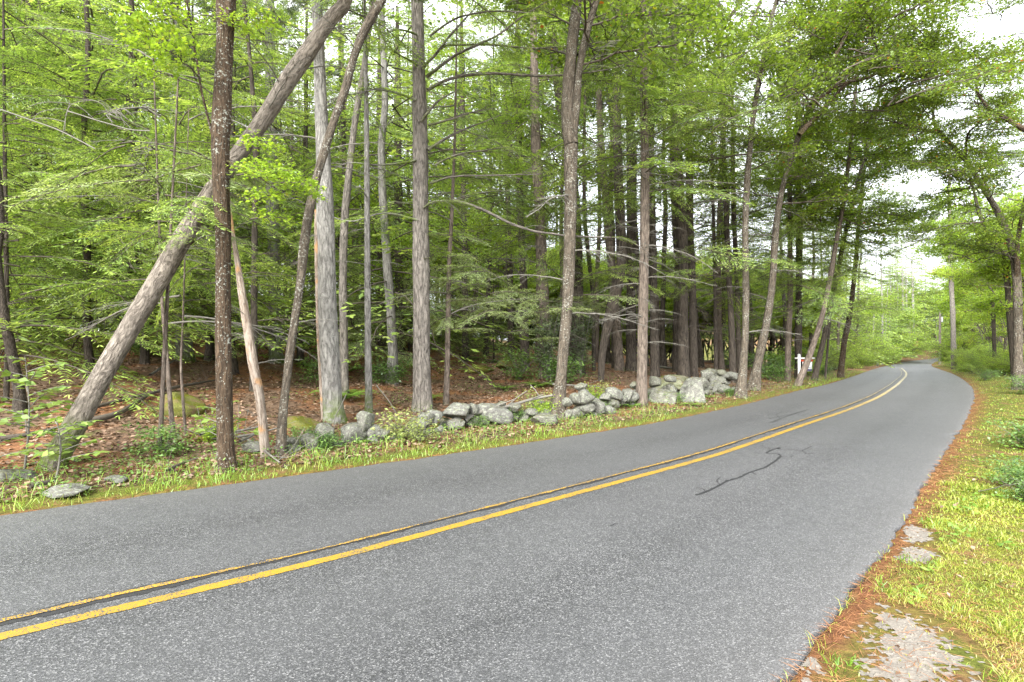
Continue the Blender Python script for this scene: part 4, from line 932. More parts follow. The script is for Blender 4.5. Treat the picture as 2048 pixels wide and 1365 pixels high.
for k, (px, py, D, label) in enumerate(HL):
    x = (px - CX)*D/F; z = hz(x, D)
    root = thing('hemlock_tree', label, 'tree', (x, D, z)); H = g.uniform(11, 15) if D > 11 else 6.5
    tm = TR['bark_dark'][k % 2]; o = obj('trunk', tm, root); s = .55 if D < 16 else .8; o.scale = (s, s, H/16.5)
    n = 40 if D > 11 else 22
    for i in range(n):
        u = (i + g.random())/n; zz = .9 + (H-1.2)*u**1.15; L = (1.35*(1-u)**.6 + .25)*g.uniform(.75, 1.15)*(1 if D > 11 else .6)
        src = HEM if D < 16 else HEMC
        a = i*2.4 + g.gauss(0, .3)
        place('bough', g.choice(src + (HEMP if g.random() < .2 else [])), root, (x, D, z + zz), quat_dir(a, .05 + g.gauss(0, .12), g.gauss(0, .15)), L)
# pale sprays hanging by the crossing of maple and leaning trunk
root = thing('hemlock_tree', 'thin young hemlock with pale silvery sprays in front of the leaning trunk', 'tree', tuple(ray_ground(318, 905)))
x0, y0, z0 = root.location
Pp = np.stack([np.linspace(0, .45, 12), np.linspace(0, -.3, 12), np.linspace(-.1, 5.2, 12)], 1)
obj('trunk', trunk_mesh(Pp, np.linspace(.035, .01, 12), 'bark_brown', 7, .03, 3), root)
for i, (px, py, a, s) in enumerate([(330,390,10,.75),(360,350,-20,.8),(400,330,170,.7),(380,420,-60,.7),(300,360,200,.8),(340,300,30,.7),(420,400,-80,.6),(270,330,180,.7),(440,470,-40,.4),(250,290,160,.6),(380,300,60,.6)]):
    place('bough', HEMP[i % 2] if i % 3 else HEM[i % 5], root, at(px, py, y0-.2), quat_dir(R_(a), -.15), s)
gs = random.Random(8)
for i in range(16):
    px, py = gs.uniform(270, 480), gs.uniform(290, 500)
    place('bough', gs.choice(HEM + HEMP), root, at(px, py, y0-.1+gs.uniform(-.3, .3)), quat_dir(R_(gs.uniform(-60, 240)), gs.gauss(-.2, .25), gs.gauss(0, .5)), gs.uniform(.22, .4))
# dead twiggy branch hanging at left
db = thing('dead_branch', 'bleached bare twiggy branch arching over green hemlock sprays, upper left', 'branch', tuple(at(300, 262, 6.6)))
Q_ = [at(px, py, 6.6)-np.array(db.location) for px, py in [(300,262),(262,260),(225,250),(190,240),(160,230),(135,223)]]
A = Acc(); A.tube(resample(Q_, .05), .007, 5)
def twl(pts, r, dz=0):
    A.tube(resample([at(px, py, 6.6+dz)-np.array(db.location) for px, py in pts], .04), r, 3)
for pts in [[(262,258),(240,235),(200,205),(165,203),(138,215),(125,270)], [(225,250),(210,215),(185,200),(160,201)], [(240,240),(215,210),(196,200)], [(135,223),(140,205),(138,200)], [(190,240),(150,210),(90,205),(55,215)], [(250,250),(235,222),(232,238)], [(130,262),(132,230),(140,206)], [(160,230),(120,218),(80,225),(65,240)], [(300,262),(270,248),(250,235),(238,220),(228,212)]]:
    twl(pts, .0035)
obj('twigs', A.mesh('twigs', [M['twig']]), db); list(S.objects)[-1].name
for o in S.objects:
    if o.name == 'twigs': o.name = 'stem'
# long pale dead limb low at left
fb = thing('dead_branch', 'long straight pale dead branch slanting down through the hemlocks at far left', 'branch', tuple(at(0, 212, 7.5)))
A = Acc(); A.tube(resample([at(px, py, 7.5)-np.array(fb.location) for px, py in [(-40,205),(0,219),(60,240),(120,262),(190,298)]], .08), .008, 5)
A.tube(resample([at(px, py, 7.5)-np.array(fb.location) for px, py in [(60,240),(90,236),(130,244)]], .08), .005, 4)
obj('stem', A.mesh('stem', [M['twig']]), fb)

# ------------------------------------------------------------------ the wood behind: mid and far trees
def gap_phrase(px, D):
    L = sorted([l for l in LAND if l[0] < px - 4], key=lambda l: -l[0]); Rr = sorted([l for l in LAND if l[0] > px + 4], key=lambda l: l[0])
    a = L[0][2] if L else 'the left edge'; b = Rr[0][2] if Rr else 'the last trunks'
    return a, b
g = random.Random(21)
placed = [(o.location[0], o.location[1]) for o in S.objects if o.type == 'EMPTY']
def spot_ok(x, y, dmin): return all((x-a)**2 + (y-b)**2 > dmin*dmin for a, b in placed)
def trunkpos_ok(x, y): 
    d, _ = poly_dist(np.array([[x, y]]), Lc); return d[0] > 4
back = []
tries = 0
while len(back) < 76 and tries < 6000:
    tries += 1
    D = g.uniform(15, 58)**1.0; px = g.uniform(-260, 1500)
    x = (px-CX)*D/F
    if px > 1120 and D > 30: continue
    if px > 1120 and g.random() < .55: continue
    if not trunkpos_ok(x, D) or not spot_ok(x, D, 1.9 if D < 30 else 2.6): continue
    placed.append((x, D)); back.append((px, D, x))
back.sort(key=lambda b: b[1])
adj = ['slender', 'straight', 'thin', 'rough barked', 'narrow', 'tapering']
n_mid = 0; seen_ = {}
for k, (px, D, x) in enumerate(back):
    z = hz(x, D)
    deep = D > 27
    kind = g.choice(['con_low', 'con_low', 'con_high', 'pine', 'broad']) if px < 900 else g.choice(['con_high', 'pine', 'con_high', 'broad'])
    if px > 1120: kind = g.choice(['con_high', 'pine'])
    if px < 480 and kind != 'broad': kind = 'con_low' if g.random() < .75 else kind
    a, b = gap_phrase(px, D)
    if deep:
        lab = {'con_low': 'dark hemlock deep in the wood with foliage down to its foot', 'con_high': 'bare-legged conifer trunk deep in the wood, crown high up', 'pine': 'pine trunk deep in the wood, crown high up', 'broad': 'bright green broadleaf tree deep in the wood behind the conifers'}[kind]
        grp = {'con_low': 'leafy hemlocks deep in the wood', 'con_high': 'bare-legged conifers deep in the wood', 'pine': 'pines deep in the wood', 'broad': 'bright broadleaf trees deep in the wood'}[kind]
    else:
        what = {'con_low': 'leafy hemlock', 'con_high': 'bare-legged hemlock', 'pine': 'dark pine', 'broad': 'green broadleaf tree'}[kind]
        lab = f'{what} back between {a} and {b}'
        seen_[lab] = seen_.get(lab, 0) + 1
        if seen_[lab] > 1: lab = ['', 'farther ', 'farthest ', 'hindmost '][min(3, seen_[lab]-1)] + lab
        grp = 'trees a little way into the wood'; n_mid += 1
    root = thing({'con_low': 'hemlock_tree', 'con_high': 'hemlock_tree', 'pine': 'pine_tree', 'broad': 'broadleaf_tree'}[kind], lab, 'tree', (x, D, z), grp, g.uniform(0, 6.28))
    bk = g.choice(['bark_dark', 'bark_dark', 'bark_brown', 'bark_grey'])
    o = obj('trunk', g.choice(TR[bk]), root); s = g.uniform(.7, 1.25)*(.75 if kind == 'broad' else 1); H = g.uniform(.9, 1.15); o.scale = (s, s, H*(.65 if kind == 'broad' else 1.1))
    me = {'con_low': CC[:3], 'con_high': CC[3:], 'pine': PC, 'broad': BC[:3]}[kind]
    c = obj('crown', g.choice(me), root); sc = g.uniform(.85, 1.2); c.scale = (sc, sc, H)
    if kind in ('con_high', 'pine') and D < 34:
        for i in range(9):
            c = obj('bare_branch', g.choice(BARED), root, (0, 0, 1.8 + i*.6 + g.random()*.4)); c.rotation_mode = 'QUATERNION'; c.rotation_quaternion = quat_dir(i*2.4+g.random(), .08); c.scale = (g.uniform(.5, .9),)*3

# tall trees whose green crowns fill the upper view, and the low growth that closes the wood
g = random.Random(41)
for k in range(46):
    if k % 3 == 1 and k < 33: continue
    px = -240 + k*40 + g.uniform(-14, 14); D = g.uniform(27, 44) if px < 1080 else g.uniform(21, 28)
    if px > 1560: continue
    x = (px-CX)*D/F
    if not trunkpos_ok(x, D): continue
    br = g.random() < .55
    root = thing('broadleaf_tree' if br else 'hemlock_tree', ('tall broadleaf tree in the wood with a high light green crown' if br else 'tall hemlock in the wood with a high full crown'), 'tree', (x, D, hz(x, D)), 'tall broadleaf trees filling the wood' if br else 'tall hemlocks filling the wood', g.uniform(0, 6.28))
    o = obj('trunk', g.choice(TR[g.choice(['bark_dark', 'bark_brown'])]), root); o.scale = (.8, .8, 1.15)
    c = obj('crown', g.choice(BC[:3]) if br else g.choice(CC[:3]), root, (0, 0, g.uniform(7.5, 10) if px > 1080 else g.uniform(4.5, 7) if px > 900 else g.uniform(2.5, 6))); sc = g.uniform(.95, 1.3); c.scale = (sc, sc, g.uniform(1.1, 1.4))
UB = [g2 for g2 in range(40)]
for k in UB:
    px = 560 + k*15 + g.uniform(-8, 8) if k < 30 else g.uniform(-100, 560); D = g.uniform(25, 40)
    x = (px-CX)*D/F; root = thing('hemlock_tree', 'low bushy young hemlock far back on the woodland floor', 'tree', (x, D, hz(x, D)), 'young bushy hemlocks far back in the wood', g.uniform(0, 6.28))
    o = obj('trunk', TR['bark_dark'][0], root); o.scale = (.25, .25, .28); c = obj('crown', g.choice(CC[:3]), root, (0, 0, -.45)); sc = g.uniform(.5, .75); c.scale = (sc, sc, g.uniform(.2, .32))

# bright leafy background seen through the trunks, and the roadside and right-hand woods
def simple_tree(px, D, kind, lab, grp=None, sc=1.0, H=1.0, bark='bark_dark', ts=1.0, crown=None, cz=0):
    x = (px-CX)*D/F; z = hz(x, D)
    root = thing({'c': 'hemlock_tree', 'p': 'pine_tree', 'b': 'broadleaf_tree'}[kind], lab, 'tree', (x, D, z), grp, g.uniform(0, 6.28))
    o = obj('trunk', g.choice(TR[bark]), root); o.scale = (ts, ts, H*(.65 if kind == 'b' else 1.1))
    me = crown or g.choice({'c': CC[:3], 'p': PC, 'b': BC}[kind])
    c = obj('crown', me, root, (0, 0, cz)); c.scale = (sc, sc, H)
    return root
for k in range(44):
    px = 980 + k*14 + g.uniform(-8, 8); D = g.uniform(42, 60)
    simple_tree(px, D, 'b', 'low bright green bush in the clearing seen behind the dark trunks', 'bright bushes in the clearing beyond the wood', g.uniform(.75, 1.1), g.uniform(.8, 1.25), crown=BC[3], ts=.3, cz=-.6)
for k in range(34):
    px = -260 + k*40 + g.uniform(-12, 12); D = g.uniform(56, 72)
    simple_tree(px, D, 'b', 'tall bright broadleaf tree on the far side of the wood', 'bright broadleaf trees closing the far side of the wood', g.uniform(1.0, 1.35), g.uniform(1.2, 1.9), crown=g.choice(BC[2:]), cz=-2.0)

# bright bushes on the left of the road beyond the sign
def shrub_mesh(seed, n=1500, R=1.0, H=1.0, size=.10, matname='shrub', stems=9):
    gg = np.random.default_rng(seed); A = Acc(); cl = []
    for i in range(stems):
        a = gg.random()*6.28; r = R*(.2+.75*gg.random()); h = H*(.55+.45*gg.random()); u = np.linspace(0, 1, 6)
        P = np.stack([np.cos(a)*r*u**1.3, np.sin(a)*r*u**1.3, h*u - .1*h*u**3], 1) + np.cumsum(gg.normal(0, .02, (6, 3)), 0)*R; A.tube(P, .012*(1-u)*max(R, .5) + .003, 4, 1)
        for f in np.linspace(.25, 1, 9):
            q = np.array([np.interp(f, u, P[:, j]) for j in range(3)]); e = q + gg.normal(0, 1, 3)*np.array([.22, .22, .12])*R; cl.append(e)
            A.tube(np.array([q, e]), .003, 3, 1)
    cl = np.array(cl); ci = gg.integers(0, len(cl), n); p = cl[ci] + gg.normal(0, 1, (n, 3))*np.array([.13, .13, .07])*R
    p[:, 2] = np.maximum(p[:, 2], .03)
    a = gg.random(n)*6.283; d = np.stack([np.cos(a), np.sin(a), -.25+gg.normal(0, .35, n)], 1); nr = np.c_[gg.normal(0, .4, (n, 2)), np.ones(n)]
    cv = gg.random(len(cl))*.55 + .15; sz = size*(.6+.7*gg.random(n))
    A.leaves(p, d, nr, sz, sz*.6, 0, np.clip(cv[ci] + gg.normal(0, .13, n), 0, 1), fold=.12)
    return A.mesh('foliage', [M[matname], M['twig']])
def fern_mesh(seed, n=14, L=.6):
    gg = np.random.default_rng(seed); A = Acc()
    for i in range(n):
        a = i*2.4 + gg.normal(0, .2); l = L*(.7+.5*gg.random()); u = np.linspace(0, 1, 16)[1:]
        c = np.stack([np.cos(a)*l*u*.9, np.sin(a)*l*u*.9, l*(.75*u - .62*u*u)], 1); d = np.array([math.cos(a), math.sin(a), 0]); s = np.array([-d[1], d[0], 0])
        wl_ = l*.26*np.sin(np.pi*(u*.85+.1))
        for sg in (1, -1):
            A.leaves(c, np.tile(s*sg + d*.35 + [0, 0, -.15], (len(c), 1)), np.tile([0, 0, 1.], (len(c), 1)) + gg.normal(0, .1, (len(c), 3)), wl_, .035*L/.6, 0, np.clip(.5+gg.normal(0, .2, len(c)), 0, 1), mid=.3)
    return A.mesh('foliage', [M['fern'], M['twig']])
SH = [shrub_mesh(1, matname='bright'), shrub_mesh(2, matname='bright', n=1800), shrub_mesh(3, matname='shrub'), shrub_mesh(4, matname='shrub', n=1200), shrub_mesh(5, matname='dry_shrub', n=700, size=.10)]
SHF = [shrub_mesh(11, 2200, 1, 1.2, .07, 'bright', 14), shrub_mesh(12, 2200, 1, 1.1, .07, 'bright', 14), shrub_mesh(13, 2000, 1, 1, .07, 'shrub', 12)]
FE = [fern_mesh(1), fern_mesh(2, 11, .5)]
BUSH = [broad_crown(70 + i, 2.7, .2, 1.9, 44, 'bright', .085) for i in range(3)]
def far_bush(px, D, R, label):
    p = ((px-CX)*D/F, D, hz((px-CX)*D/F, D) - .1); o = tag(obj('shrub', g.choice(BUSH), None, p), label, 'shrub'); k = R/3.2; o.scale = (k, k, k*g.uniform(.85, 1.1)); o.rotation_euler = (0, 0, g.uniform(0, 6.28)); return o
def shrub(px, py, me, sc, label, cat='shrub', name='shrub', D=None, group=None, zs=1.0):
    p = ray_ground(px, py) if D is None else np.array([(px-CX)*D/F, D, hz((px-CX)*D/F, D)])
    o = tag(obj(name, me, None, tuple(p)), label, cat, group); o.scale = (sc, sc, sc*zs); o.rotation_euler = (0, 0, g.uniform(0, 6.28)); return o
BB = [(1690,738,1.0,'small bush at the foot of the last slanting trunk'),(1715,738,1.5,'bright bush next right of the last slanting trunk'),(1738,733,1.8,'tall bright yellow green roadside bush left of the small white post'),
      (1700,726,2.6,'tall bush behind the row of roadside bushes, nearest the trunks'),(1752,728,2.3,'roundest bright bush behind the small white post'),(1790,724,2.6,'dark green bush right of the small white post'),(1735,722,4.2,'large tree-like bright bush rising behind the roadside bushes'),
      (1668,744,1.0,'low leafy bush between the slanting trunks'),(1775,722,3.4,'pale bush behind the small white post reaching highest')]
for i, (px, py, s, lab) in enumerate(BB):
    P_ = on_road(px, py); D = P_[1]
    far_bush(px, D, s*.95*max(1, D/60), lab)
# low growth under those trunks
LS = [(1540,762,.8,2),(1560,752,1.0,3),(1618,752,.9,0),(1645,752,.7,2),(1520,745,1.0,3),(1600,735,1.5,3),(1500,735,.9,2),(1455,738,.9,3),(1560,735,1.4,0)]
lsl = ['shrub','bright bush']
for i, (px, py, s, m) in enumerate(LS):
    a, b = gap_phrase(px, 20); shrub(px, py, SH[m], s, ['low','round','spreading','loose','thin','broad','small','twiggy','leafy'][i] + f' bush between {a} and {b}')
shrub(800, 880, SH[4], .62, 'yellowing low shrub growing over the wall stones below the big pine', zs=.9)
shrub(838, 888, SH[4], .45, 'smaller yellowing shrub on the right of the one below the big pine')
shrub(1092, 838, SH[0], .42, 'bright green shrub against the foot of the forked lichened maple', zs=1.2)
shrub(1070, 828, SH[4], .5, 'pale shrub left of the forked maple behind the fallen branch', zs=1.2)
shrub(1185, 812, SH[0], .35, 'light green sprout over the pointed wall stone', zs=1.6)
shrub(1212, 805, SH[4], .35, 'yellow leaved sprout over the reddish wall stone', zs=1.6)
shrub(430, 885, SH[0], .42, 'light green shrub immediately left of the dark maple foot')
shrub(330, 915, SH[3], .45, 'small weedy shrub right of the leaning trunk foot')
shrub(1382, 812, FE[0], .5, 'little fern between the mossy boulder and the pale boulder', 'fern', 'fern')
gw_ = random.Random(15)
for i, px in enumerate([1075, 1112, 1135, 1168, 1200, 1236, 1262, 1300, 1345, 1420, 1462, 1500, 905, 958, 1025, 725, 650, 600]):
    py = np.interp(px, [600, 900, 1100, 1300, 1500], [905, 868, 838, 812, 785]) + gw_.uniform(-16, 4)
    a, b = gap_phrase(px, 12); kf = i % 3 == 0
    shrub(px, py, FE[i % 2] if kf else SH[2 + i % 2], gw_.uniform(.45, .7) if kf else gw_.uniform(.18, .32), ['small','leafy','ragged','low','thin','spreading'][i % 6] + (' fern' if kf else ' weed') + f' by the wall stones between {a} and {b}', 'fern' if kf else 'plant', 'fern' if kf else 'weed_plant', group='ferns and weeds along the stone wall')
# creeper on two trunks
CREEP = shrub_mesh(77, 2600, .62, 3.0, .075, 'creeper', 16)
for (px, D, lab) in [(1095, 17.2, 'pale leafy creeper hanging round the foot of the creeper-wrapped hemlock'), (1160, 18.6, 'grey green creeper round the dark pine behind the forked maple')]:
    x = (px-CX)*D/F; o = tag(obj('climbing_shrub', CREEP, None, (x, D-.2, hz(x, D))), lab, 'shrub')
# the leafy sapling with large leaves at lower left
def big_leaf_sapling(seed, H, nb, size):
    gg = np.random.default_rng(seed); u = np.linspace(0, 1, 8); st = np.stack([.06*np.sin(u*3), 0*u, H*u], 1); A = Acc(); B = Acc()
    B.tube(st, .011*(1-u)+.004, 5, 0)
    for i in range(nb):
        f = .3 + .7*i/nb; p = np.array([np.interp(f, u, st[:, j]) for j in range(3)]); a = i*2.4 + gg.normal(0, .3); r = H*(.55*(1.15-f)+.1)
        v = np.linspace(0, 1, 6); Q = p + np.stack([np.cos(a)*r*v, np.sin(a)*r*v, .45*r*v - .2*r*v*v], 1); Q[:, :2] += np.cumsum(gg.normal(0, .012, (6, 2)), 0); B.tube(Q, .006*(1-v)+.002, 4, 0)
        k = max(4, int(r/.07)); vv = np.repeat(np.linspace(.2, 1, k), 2); q = np.stack([np.interp(vv, v, Q[:, j]) for j in range(3)], 1)
        a2 = a + np.tile([.9, -.9], k) + gg.normal(0, .2, 2*k); d = np.stack([np.cos(a2), np.sin(a2), -.15+gg.normal(0, .15, 2*k)], 1)
        nr = np.c_[gg.normal(0, .5, (2*k, 2)), np.ones(2*k)]; sz = 1.25*size*(.6+.6*gg.random(2*k)); A.leaves(q, d, nr, sz, sz*.6, 0, np.clip(.55+gg.normal(0, .2, 2*k), 0, .98), fold=.1)
    return A.mesh('foliage', [M['sapling']]), B.mesh('stem', [M['twig']])
for k, (px, py, D, H, nb, sz, lab) in enumerate([(48,930,6.9,1.4,16,.10,'large leaved light green sapling at the left edge by the road'), (-40,960,6.3,.9,12,.10,'second large leaved sapling, lower, at the very left edge'), (110,960,6.5,.75,11,.10,'low large leaved sprout in front of the leaning trunk foot'), (432,900,7.8,.8,9,.10,'sapling with rounded leaves close left of the dark maple'), (1700,700,60,1.5,5,.2,None)]):
    if lab is None: continue
    fm_, sm_ = big_leaf_sapling(k, H, nb, sz); x = (px-CX)*D/F
    r = thing('sapling', lab, 'sapling', (x, D, hz(x, D))); obj('foliage', fm_, r); obj('stem', sm_, r)

for i, (px, D, cz, sc, H) in enumerate([(1505,33,2.4,.75,.8),(1570,37,2.6,.8,.85),(1625,43,2.5,.85,.85),(1672,52,2.2,.9,.9),(1705,62,2.0,.95,.95),(1540,46,2.0,1.0,1.0),(1600,54,2,1.1,1.1),(1650,64,2,1.2,1.2),(1470,30,3.5,.8,.9)]):
    simple_tree(px, D, 'c', ['first','second','third','fourth','fifth','sixth','seventh','eighth','ninth'][i] + ' of the full grey green hemlocks filling the space behind the sign', 'hemlocks filling the space behind the sign', sc, H, crown=CC[i % 3], cz=cz)
for i, (px, D) in enumerate([(1150,26),(1215,29),(1290,27),(1345,30),(1400,27),(1440,31)]):
    simple_tree(px, D, 'c', 'slim hemlock behind the dark trunks with thin branches high up', 'slim hemlocks behind the dark trunks', .8, .95, crown=CC[3 + i % 2], cz=-.5)

# ------------------------------------------------------------------ right side: canopy maples, tall trunk, woods
rm, P = T_('maple_tree', [(2038,772,30.4),(2036,720,22.4),(2036,640,20.8),(2034,560,20.0),(2025,500,17.6),(2008,450,16.0),(1985,405,13.6),(1962,370,12.0),(1935,325,11.2),(1910,298,10.4),(1885,270,8.0),(1868,245,6.4),(1868,200,4.8),(1872,160,3.2)], 19.5, 'bark_mottled',
   'maple at the right edge whose trunk bends left over the road', short='the bending maple on the right', extra=0, seg=14)
gq = random.Random(77)
rl = [limb(rm, [(1885,270),(1850,262),(1800,250),(1760,240)], 19.5, .12, .02, 'bark_maple', -1),
      limb(rm, [(1985,405),(1960,330),(1975,280)], 19.5, .10, .02, 'bark_maple', 1),
      limb(rm, [(2034,560),(2040,470),(2052,380)], 19.5, .2, .06, 'bark_maple', -1),
      limb(rm, [(1930,320),(1935,270),(1960,240),(1950,180)], 19.5, .10, .02, 'bark_maple', -1.5),
      limb(rm, [(2060,265),(2010,235),(1978,215),(1955,180),(1950,120)], 17.5, .16, .03, 'bark_maple', 0)]
boughs_along(rm, P[-60:], MAP, 14, .1, (.5, .8), seed=1, spread=1.6)
for i, l in enumerate(rl): boughs_along(rm, l, MAP, 9, .15, (.4, .75), seed=i+5, spread=1.5)
def leafy_region(root, pts, D0, D1, meshes, smin, smax, n, seed=0, az=None):
    """boughs spread through a volume: pts are the (px, py) outline centres of leafy masses with radius in px"""
    gg = random.Random(seed)
    for (px, py, rx, ry, nn) in pts:
        nn = int(round(nn*.5)) if meshes is MAP else int(nn*1.3)
        for i in range(nn):
            D = gg.uniform(D0, D1); a = gg.uniform(0, 6.28); r = gg.random()**.5
            q = at(px + rx*r*math.cos(a), py + ry*r*math.sin(a), D)
            place('bough', gg.choice(meshes), root, q, quat_dir(gg.uniform(0, 6.28) if az is None else az+gg.gauss(0, .7), .05+gg.gauss(0, .16 if meshes is MAP else .28), gg.gauss(0, .22 if meshes is MAP else .45)), gg.uniform(smin, smax))
leafy_region(rm, [(1900,120,70,60,9),(1980,90,60,70,14),(1960,200,80,50,16),(1900,225,50,40,7),(2030,180,40,80,12),(1990,300,60,40,14),(1930,350,60,30,11),(1960,410,60,35,12),(2030,380,30,60,9),(1880,330,30,25,4),(2000,20,50,30,9),(1850,285,30,18,3)], 17, 22, MAP, .45, .8, 0, 3)
# overhanging crowns of the roadside maples on the left of the road
owner = [o for o in S.objects if o.get('label', '').startswith('pale lichened maple leaning right')][0]
leafy_region(owner, [(1640,110,110,70,26),(1740,60,80,50,18),(1720,150,70,50,16),(1800,90,70,60,16),(1830,160,50,50,9),(1780,210,50,40,8),(1560,60,80,50,14),(1700,20,90,30,14),(1830,20,50,30,6),(1640,190,60,40,8)], 14, 18, MAP, .5, .9, 0, 4)
limb(owner, [(1598,270),(1650,215),(1700,160),(1760,130),(1810,120)], 16.5, .16, .03, 'bark_maple'); limb(owner, [(1622,210),(1680,170),(1760,140),(1830,60)], 16.5, .14, .03, 'bark_maple'); limb(owner, [(1650,150),(1700,60),(1740,-10)], 16.5, .14, .05, 'bark_maple')
owner = [o for o in S.objects if o.get('label', '').startswith('last dark slanting')][0]
leafy_region(owner, [(1730,260,50,60,12),(1770,310,45,40,8),(1740,360,50,50,9),(1720,430,50,40,9),(1700,330,40,60,9),(1740,470,40,25,5)], 22, 29, MAP, .7, 1.1, 0, 5)
owner = [o for o in S.objects if o.get('label', '').startswith('slanting trunk crossing')][0]
leafy_region(owner, [(1600,330,60,60,11),(1560,400,50,40,8),(1640,420,50,50,8),(1650,280,40,50,8)], 20, 25, BRT, .6, .9, 0, 6)
# layered hemlock greenery over the middle and left
owner = [o for o in S.objects if o.get('label', '').startswith('straight reddish brown pine')][0]
leafy_region(owner, [(1200,420,60,70,8),(1330,400,60,70,9),(1420,520,50,50,7),(1160,540,40,40,5),(1300,540,60,40,7),(1100,480,60,60,7),(1230,330,60,60,7)], 15.5, 21, HEM, .5, .9, 0, 71)
for k_ in range(46):
    q_ = at(gq.uniform(900, 1480), gq.uniform(260, 560), gq.uniform(15.5, 22)); place('bare_branch', gq.choice(BARED), owner, q_, quat_dir(gq.choice([0, math.pi]) + gq.gauss(0, .6), gq.gauss(0, .2)), gq.uniform(.35, .75))
leafy_region(owner, [(1380,130,90,60,14),(1330,250,60,60,8),(1420,230,60,50,9),(1480,160,50,70,8),(1230,110,60,50,6)], 13.5, 16.5, HEM, .5, .9, 0, 7)
owner = [o for o in S.objects if o.get('label', '').startswith('upright brown trunk just left')][0]
leafy_region(owner, [(1460,420,50,60,9),(1440,330,60,50,8),(1500,560,50,40,7),(1400,500,60,30,5),(1600,600,50,40,7),(1690,600,40,30,5)], 20, 25, HEM, .6, 1.0, 0, 18)
leafy_region(owner, [(1480,380,70,60,7),(1560,330,60,50,6),(1660,420,50,50,7),(1720,470,40,30,5),(1600,520,60,40,7),(1500,640,50,30,5)], 26, 34, HEM, .9, 1.4, 0, 28)
leafy_region(owner, [(1520,330,60,50,9),(1560,430,60,50,10),(1620,470,60,50,10),(1690,500,50,30,6),(1530,500,50,60,8),(1640,560,50,30,6),(1720,540,50,20,5)], 21, 26, HEM, .7, 1.1, 0, 8)

tp, P = T_('pine_tree', [(1908,697,12),(1906,640,11),(1903,570,10.5),(1901,500,10),(1900,440,9),(1899,380,7)], 52, 'bark_pine', 'tall bare grey pine trunk beyond the utility pole on the right', short='the tall bare pine', extra=4, seg=10)
leafy_region(tp, [(1870,470,50,20,8),(1900,440,60,22,9),(1930,480,50,20,7),(1890,400,30,20,4)], 58, 66, PINE, 1.6, 2.6, 0, 9)
rt2, P = T_('maple_tree', [(2030,745,16),(2020,640,14),(2012,540,13),(1998,500,12),(1980,470,11),(1960,430,9)], 27, 'bark_dark', 'dark forked trunk behind the bending maple on the right', extra=2, seg=10)
rt3, P = T_('maple_tree', [(1990,690,9),(1986,620,9),(1978,560,8),(1968,500,6),(1950,460,5)], 38, 'bark_dark', 'thin dark curving trunk in the bright right-hand wood', extra=2, seg=8)
for rt, D0 in ((rt2, 27), (rt3, 38)):
    leafy_region(rt, [(1990,430,50,40,7),(1960,500,40,40,6),(2020,480,30,60,7)], D0-2, D0+3, BRT, .8, 1.2, 0, int(D0))
# wood on the right beyond the verge
g = random.Random(9)
rb = [(2005,52),(2030,46),(2065,34),(2140,26),(2190,21),(1985,66),(2010,60),(1995,74),(1975,88),(2100,38),(2040,66),(2160,30),(1990,100),(2220,25),(2000,90),(2060,80)]
rl_ = ['first bright broadleaf tree right of the tall bare pine', 'second bright broadleaf tree right of the tall bare pine', 'bright broadleaf tree behind the bending maple', 'leafy tree at the right edge behind the bending maple', 'nearest leafy tree out past the right edge']
for i, (px, D) in enumerate(rb):
    lab = rl_[i] if i < 5 else 'bright broadleaf tree in the wood on the right of the road'
    simple_tree(px, D, 'b', lab, None if i < 5 else 'broadleaf trees in the right-hand wood', g.uniform(.8, 1.1)*(1.15 if D > 50 else .8), g.uniform(.8, 1.15)*(1.4 if D > 50 else .9), crown=BC[2+i % 2], ts=.7)
# far end of the road: pines and mixed wood
far = [(1790,170,'p',2.2,1.9),(1808,178,'c',2.2,2.1),(1828,185,'c',2.2,2.25),(1848,195,'c',2.2,2.1),(1795,205,'c',2.6,2.4),(1765,112,'p',1.4,1.0),(1850,215,'b',2.6,2.0),(1872,190,'c',2.0,1.7),(1893,200,'c',2.6,2.2),(1740,100,'c',1.4,1.05),(1715,88,'c',1.3,1.0),(1918,150,'c',2.0,1.5),(1945,125,'p',1.8,1.4),(1800,230,'b',3,2.2),(1840,250,'b',3.2,2.2),(1755,150,'b',2.1,1.5),(1700,120,'b',2,1.4),(1665,72,'c',1.1,1.0),(1640,62,'b',1.2,.9),(1690,66,'c',1.1,.95),(1600,66,'b',1.2,.9),(1560,60,'b',1.1,.7),(1520,70,'b',1.2,.8),(1965,115,'b',2,1.5),(2000,120,'b',2,1.6),(2050,110,'b',2.2,1.6),(1870,270,'b',3.4,2.2),(1820,280,'b',3.4,2.2),(1780,140,'c',1.8,1.35),(1905,240,'c',3,2.2),(1730,125,'c',1.7,1.3)]
far += [(px+gq.uniform(-14, 14), D+gq.uniform(5, 16), k_, sc*1.05, H*gq.uniform(.85, 1.05)) for (px, D, k_, sc, H) in far if k_ != 'b' and D > 95]
for i, (px, D, k_, sc, H) in enumerate(far):
    w = {'p': 'tall pine', 'c': 'dark pointed conifer', 'b': 'pale green broadleaf tree'}[k_]
    simple_tree(px, D, k_, f'{w} in the hazy wood where the road goes out of sight', {'p': 'pines at the far end of the road', 'c': 'pointed conifers at the far end of the road', 'b': 'broadleaf trees at the far end of the road'}[k_], sc, H, bark='bark_grey', crown=(CFAR[i % 2] if k_ == 'c' or (k_ == 'p' and D > 90) else None))
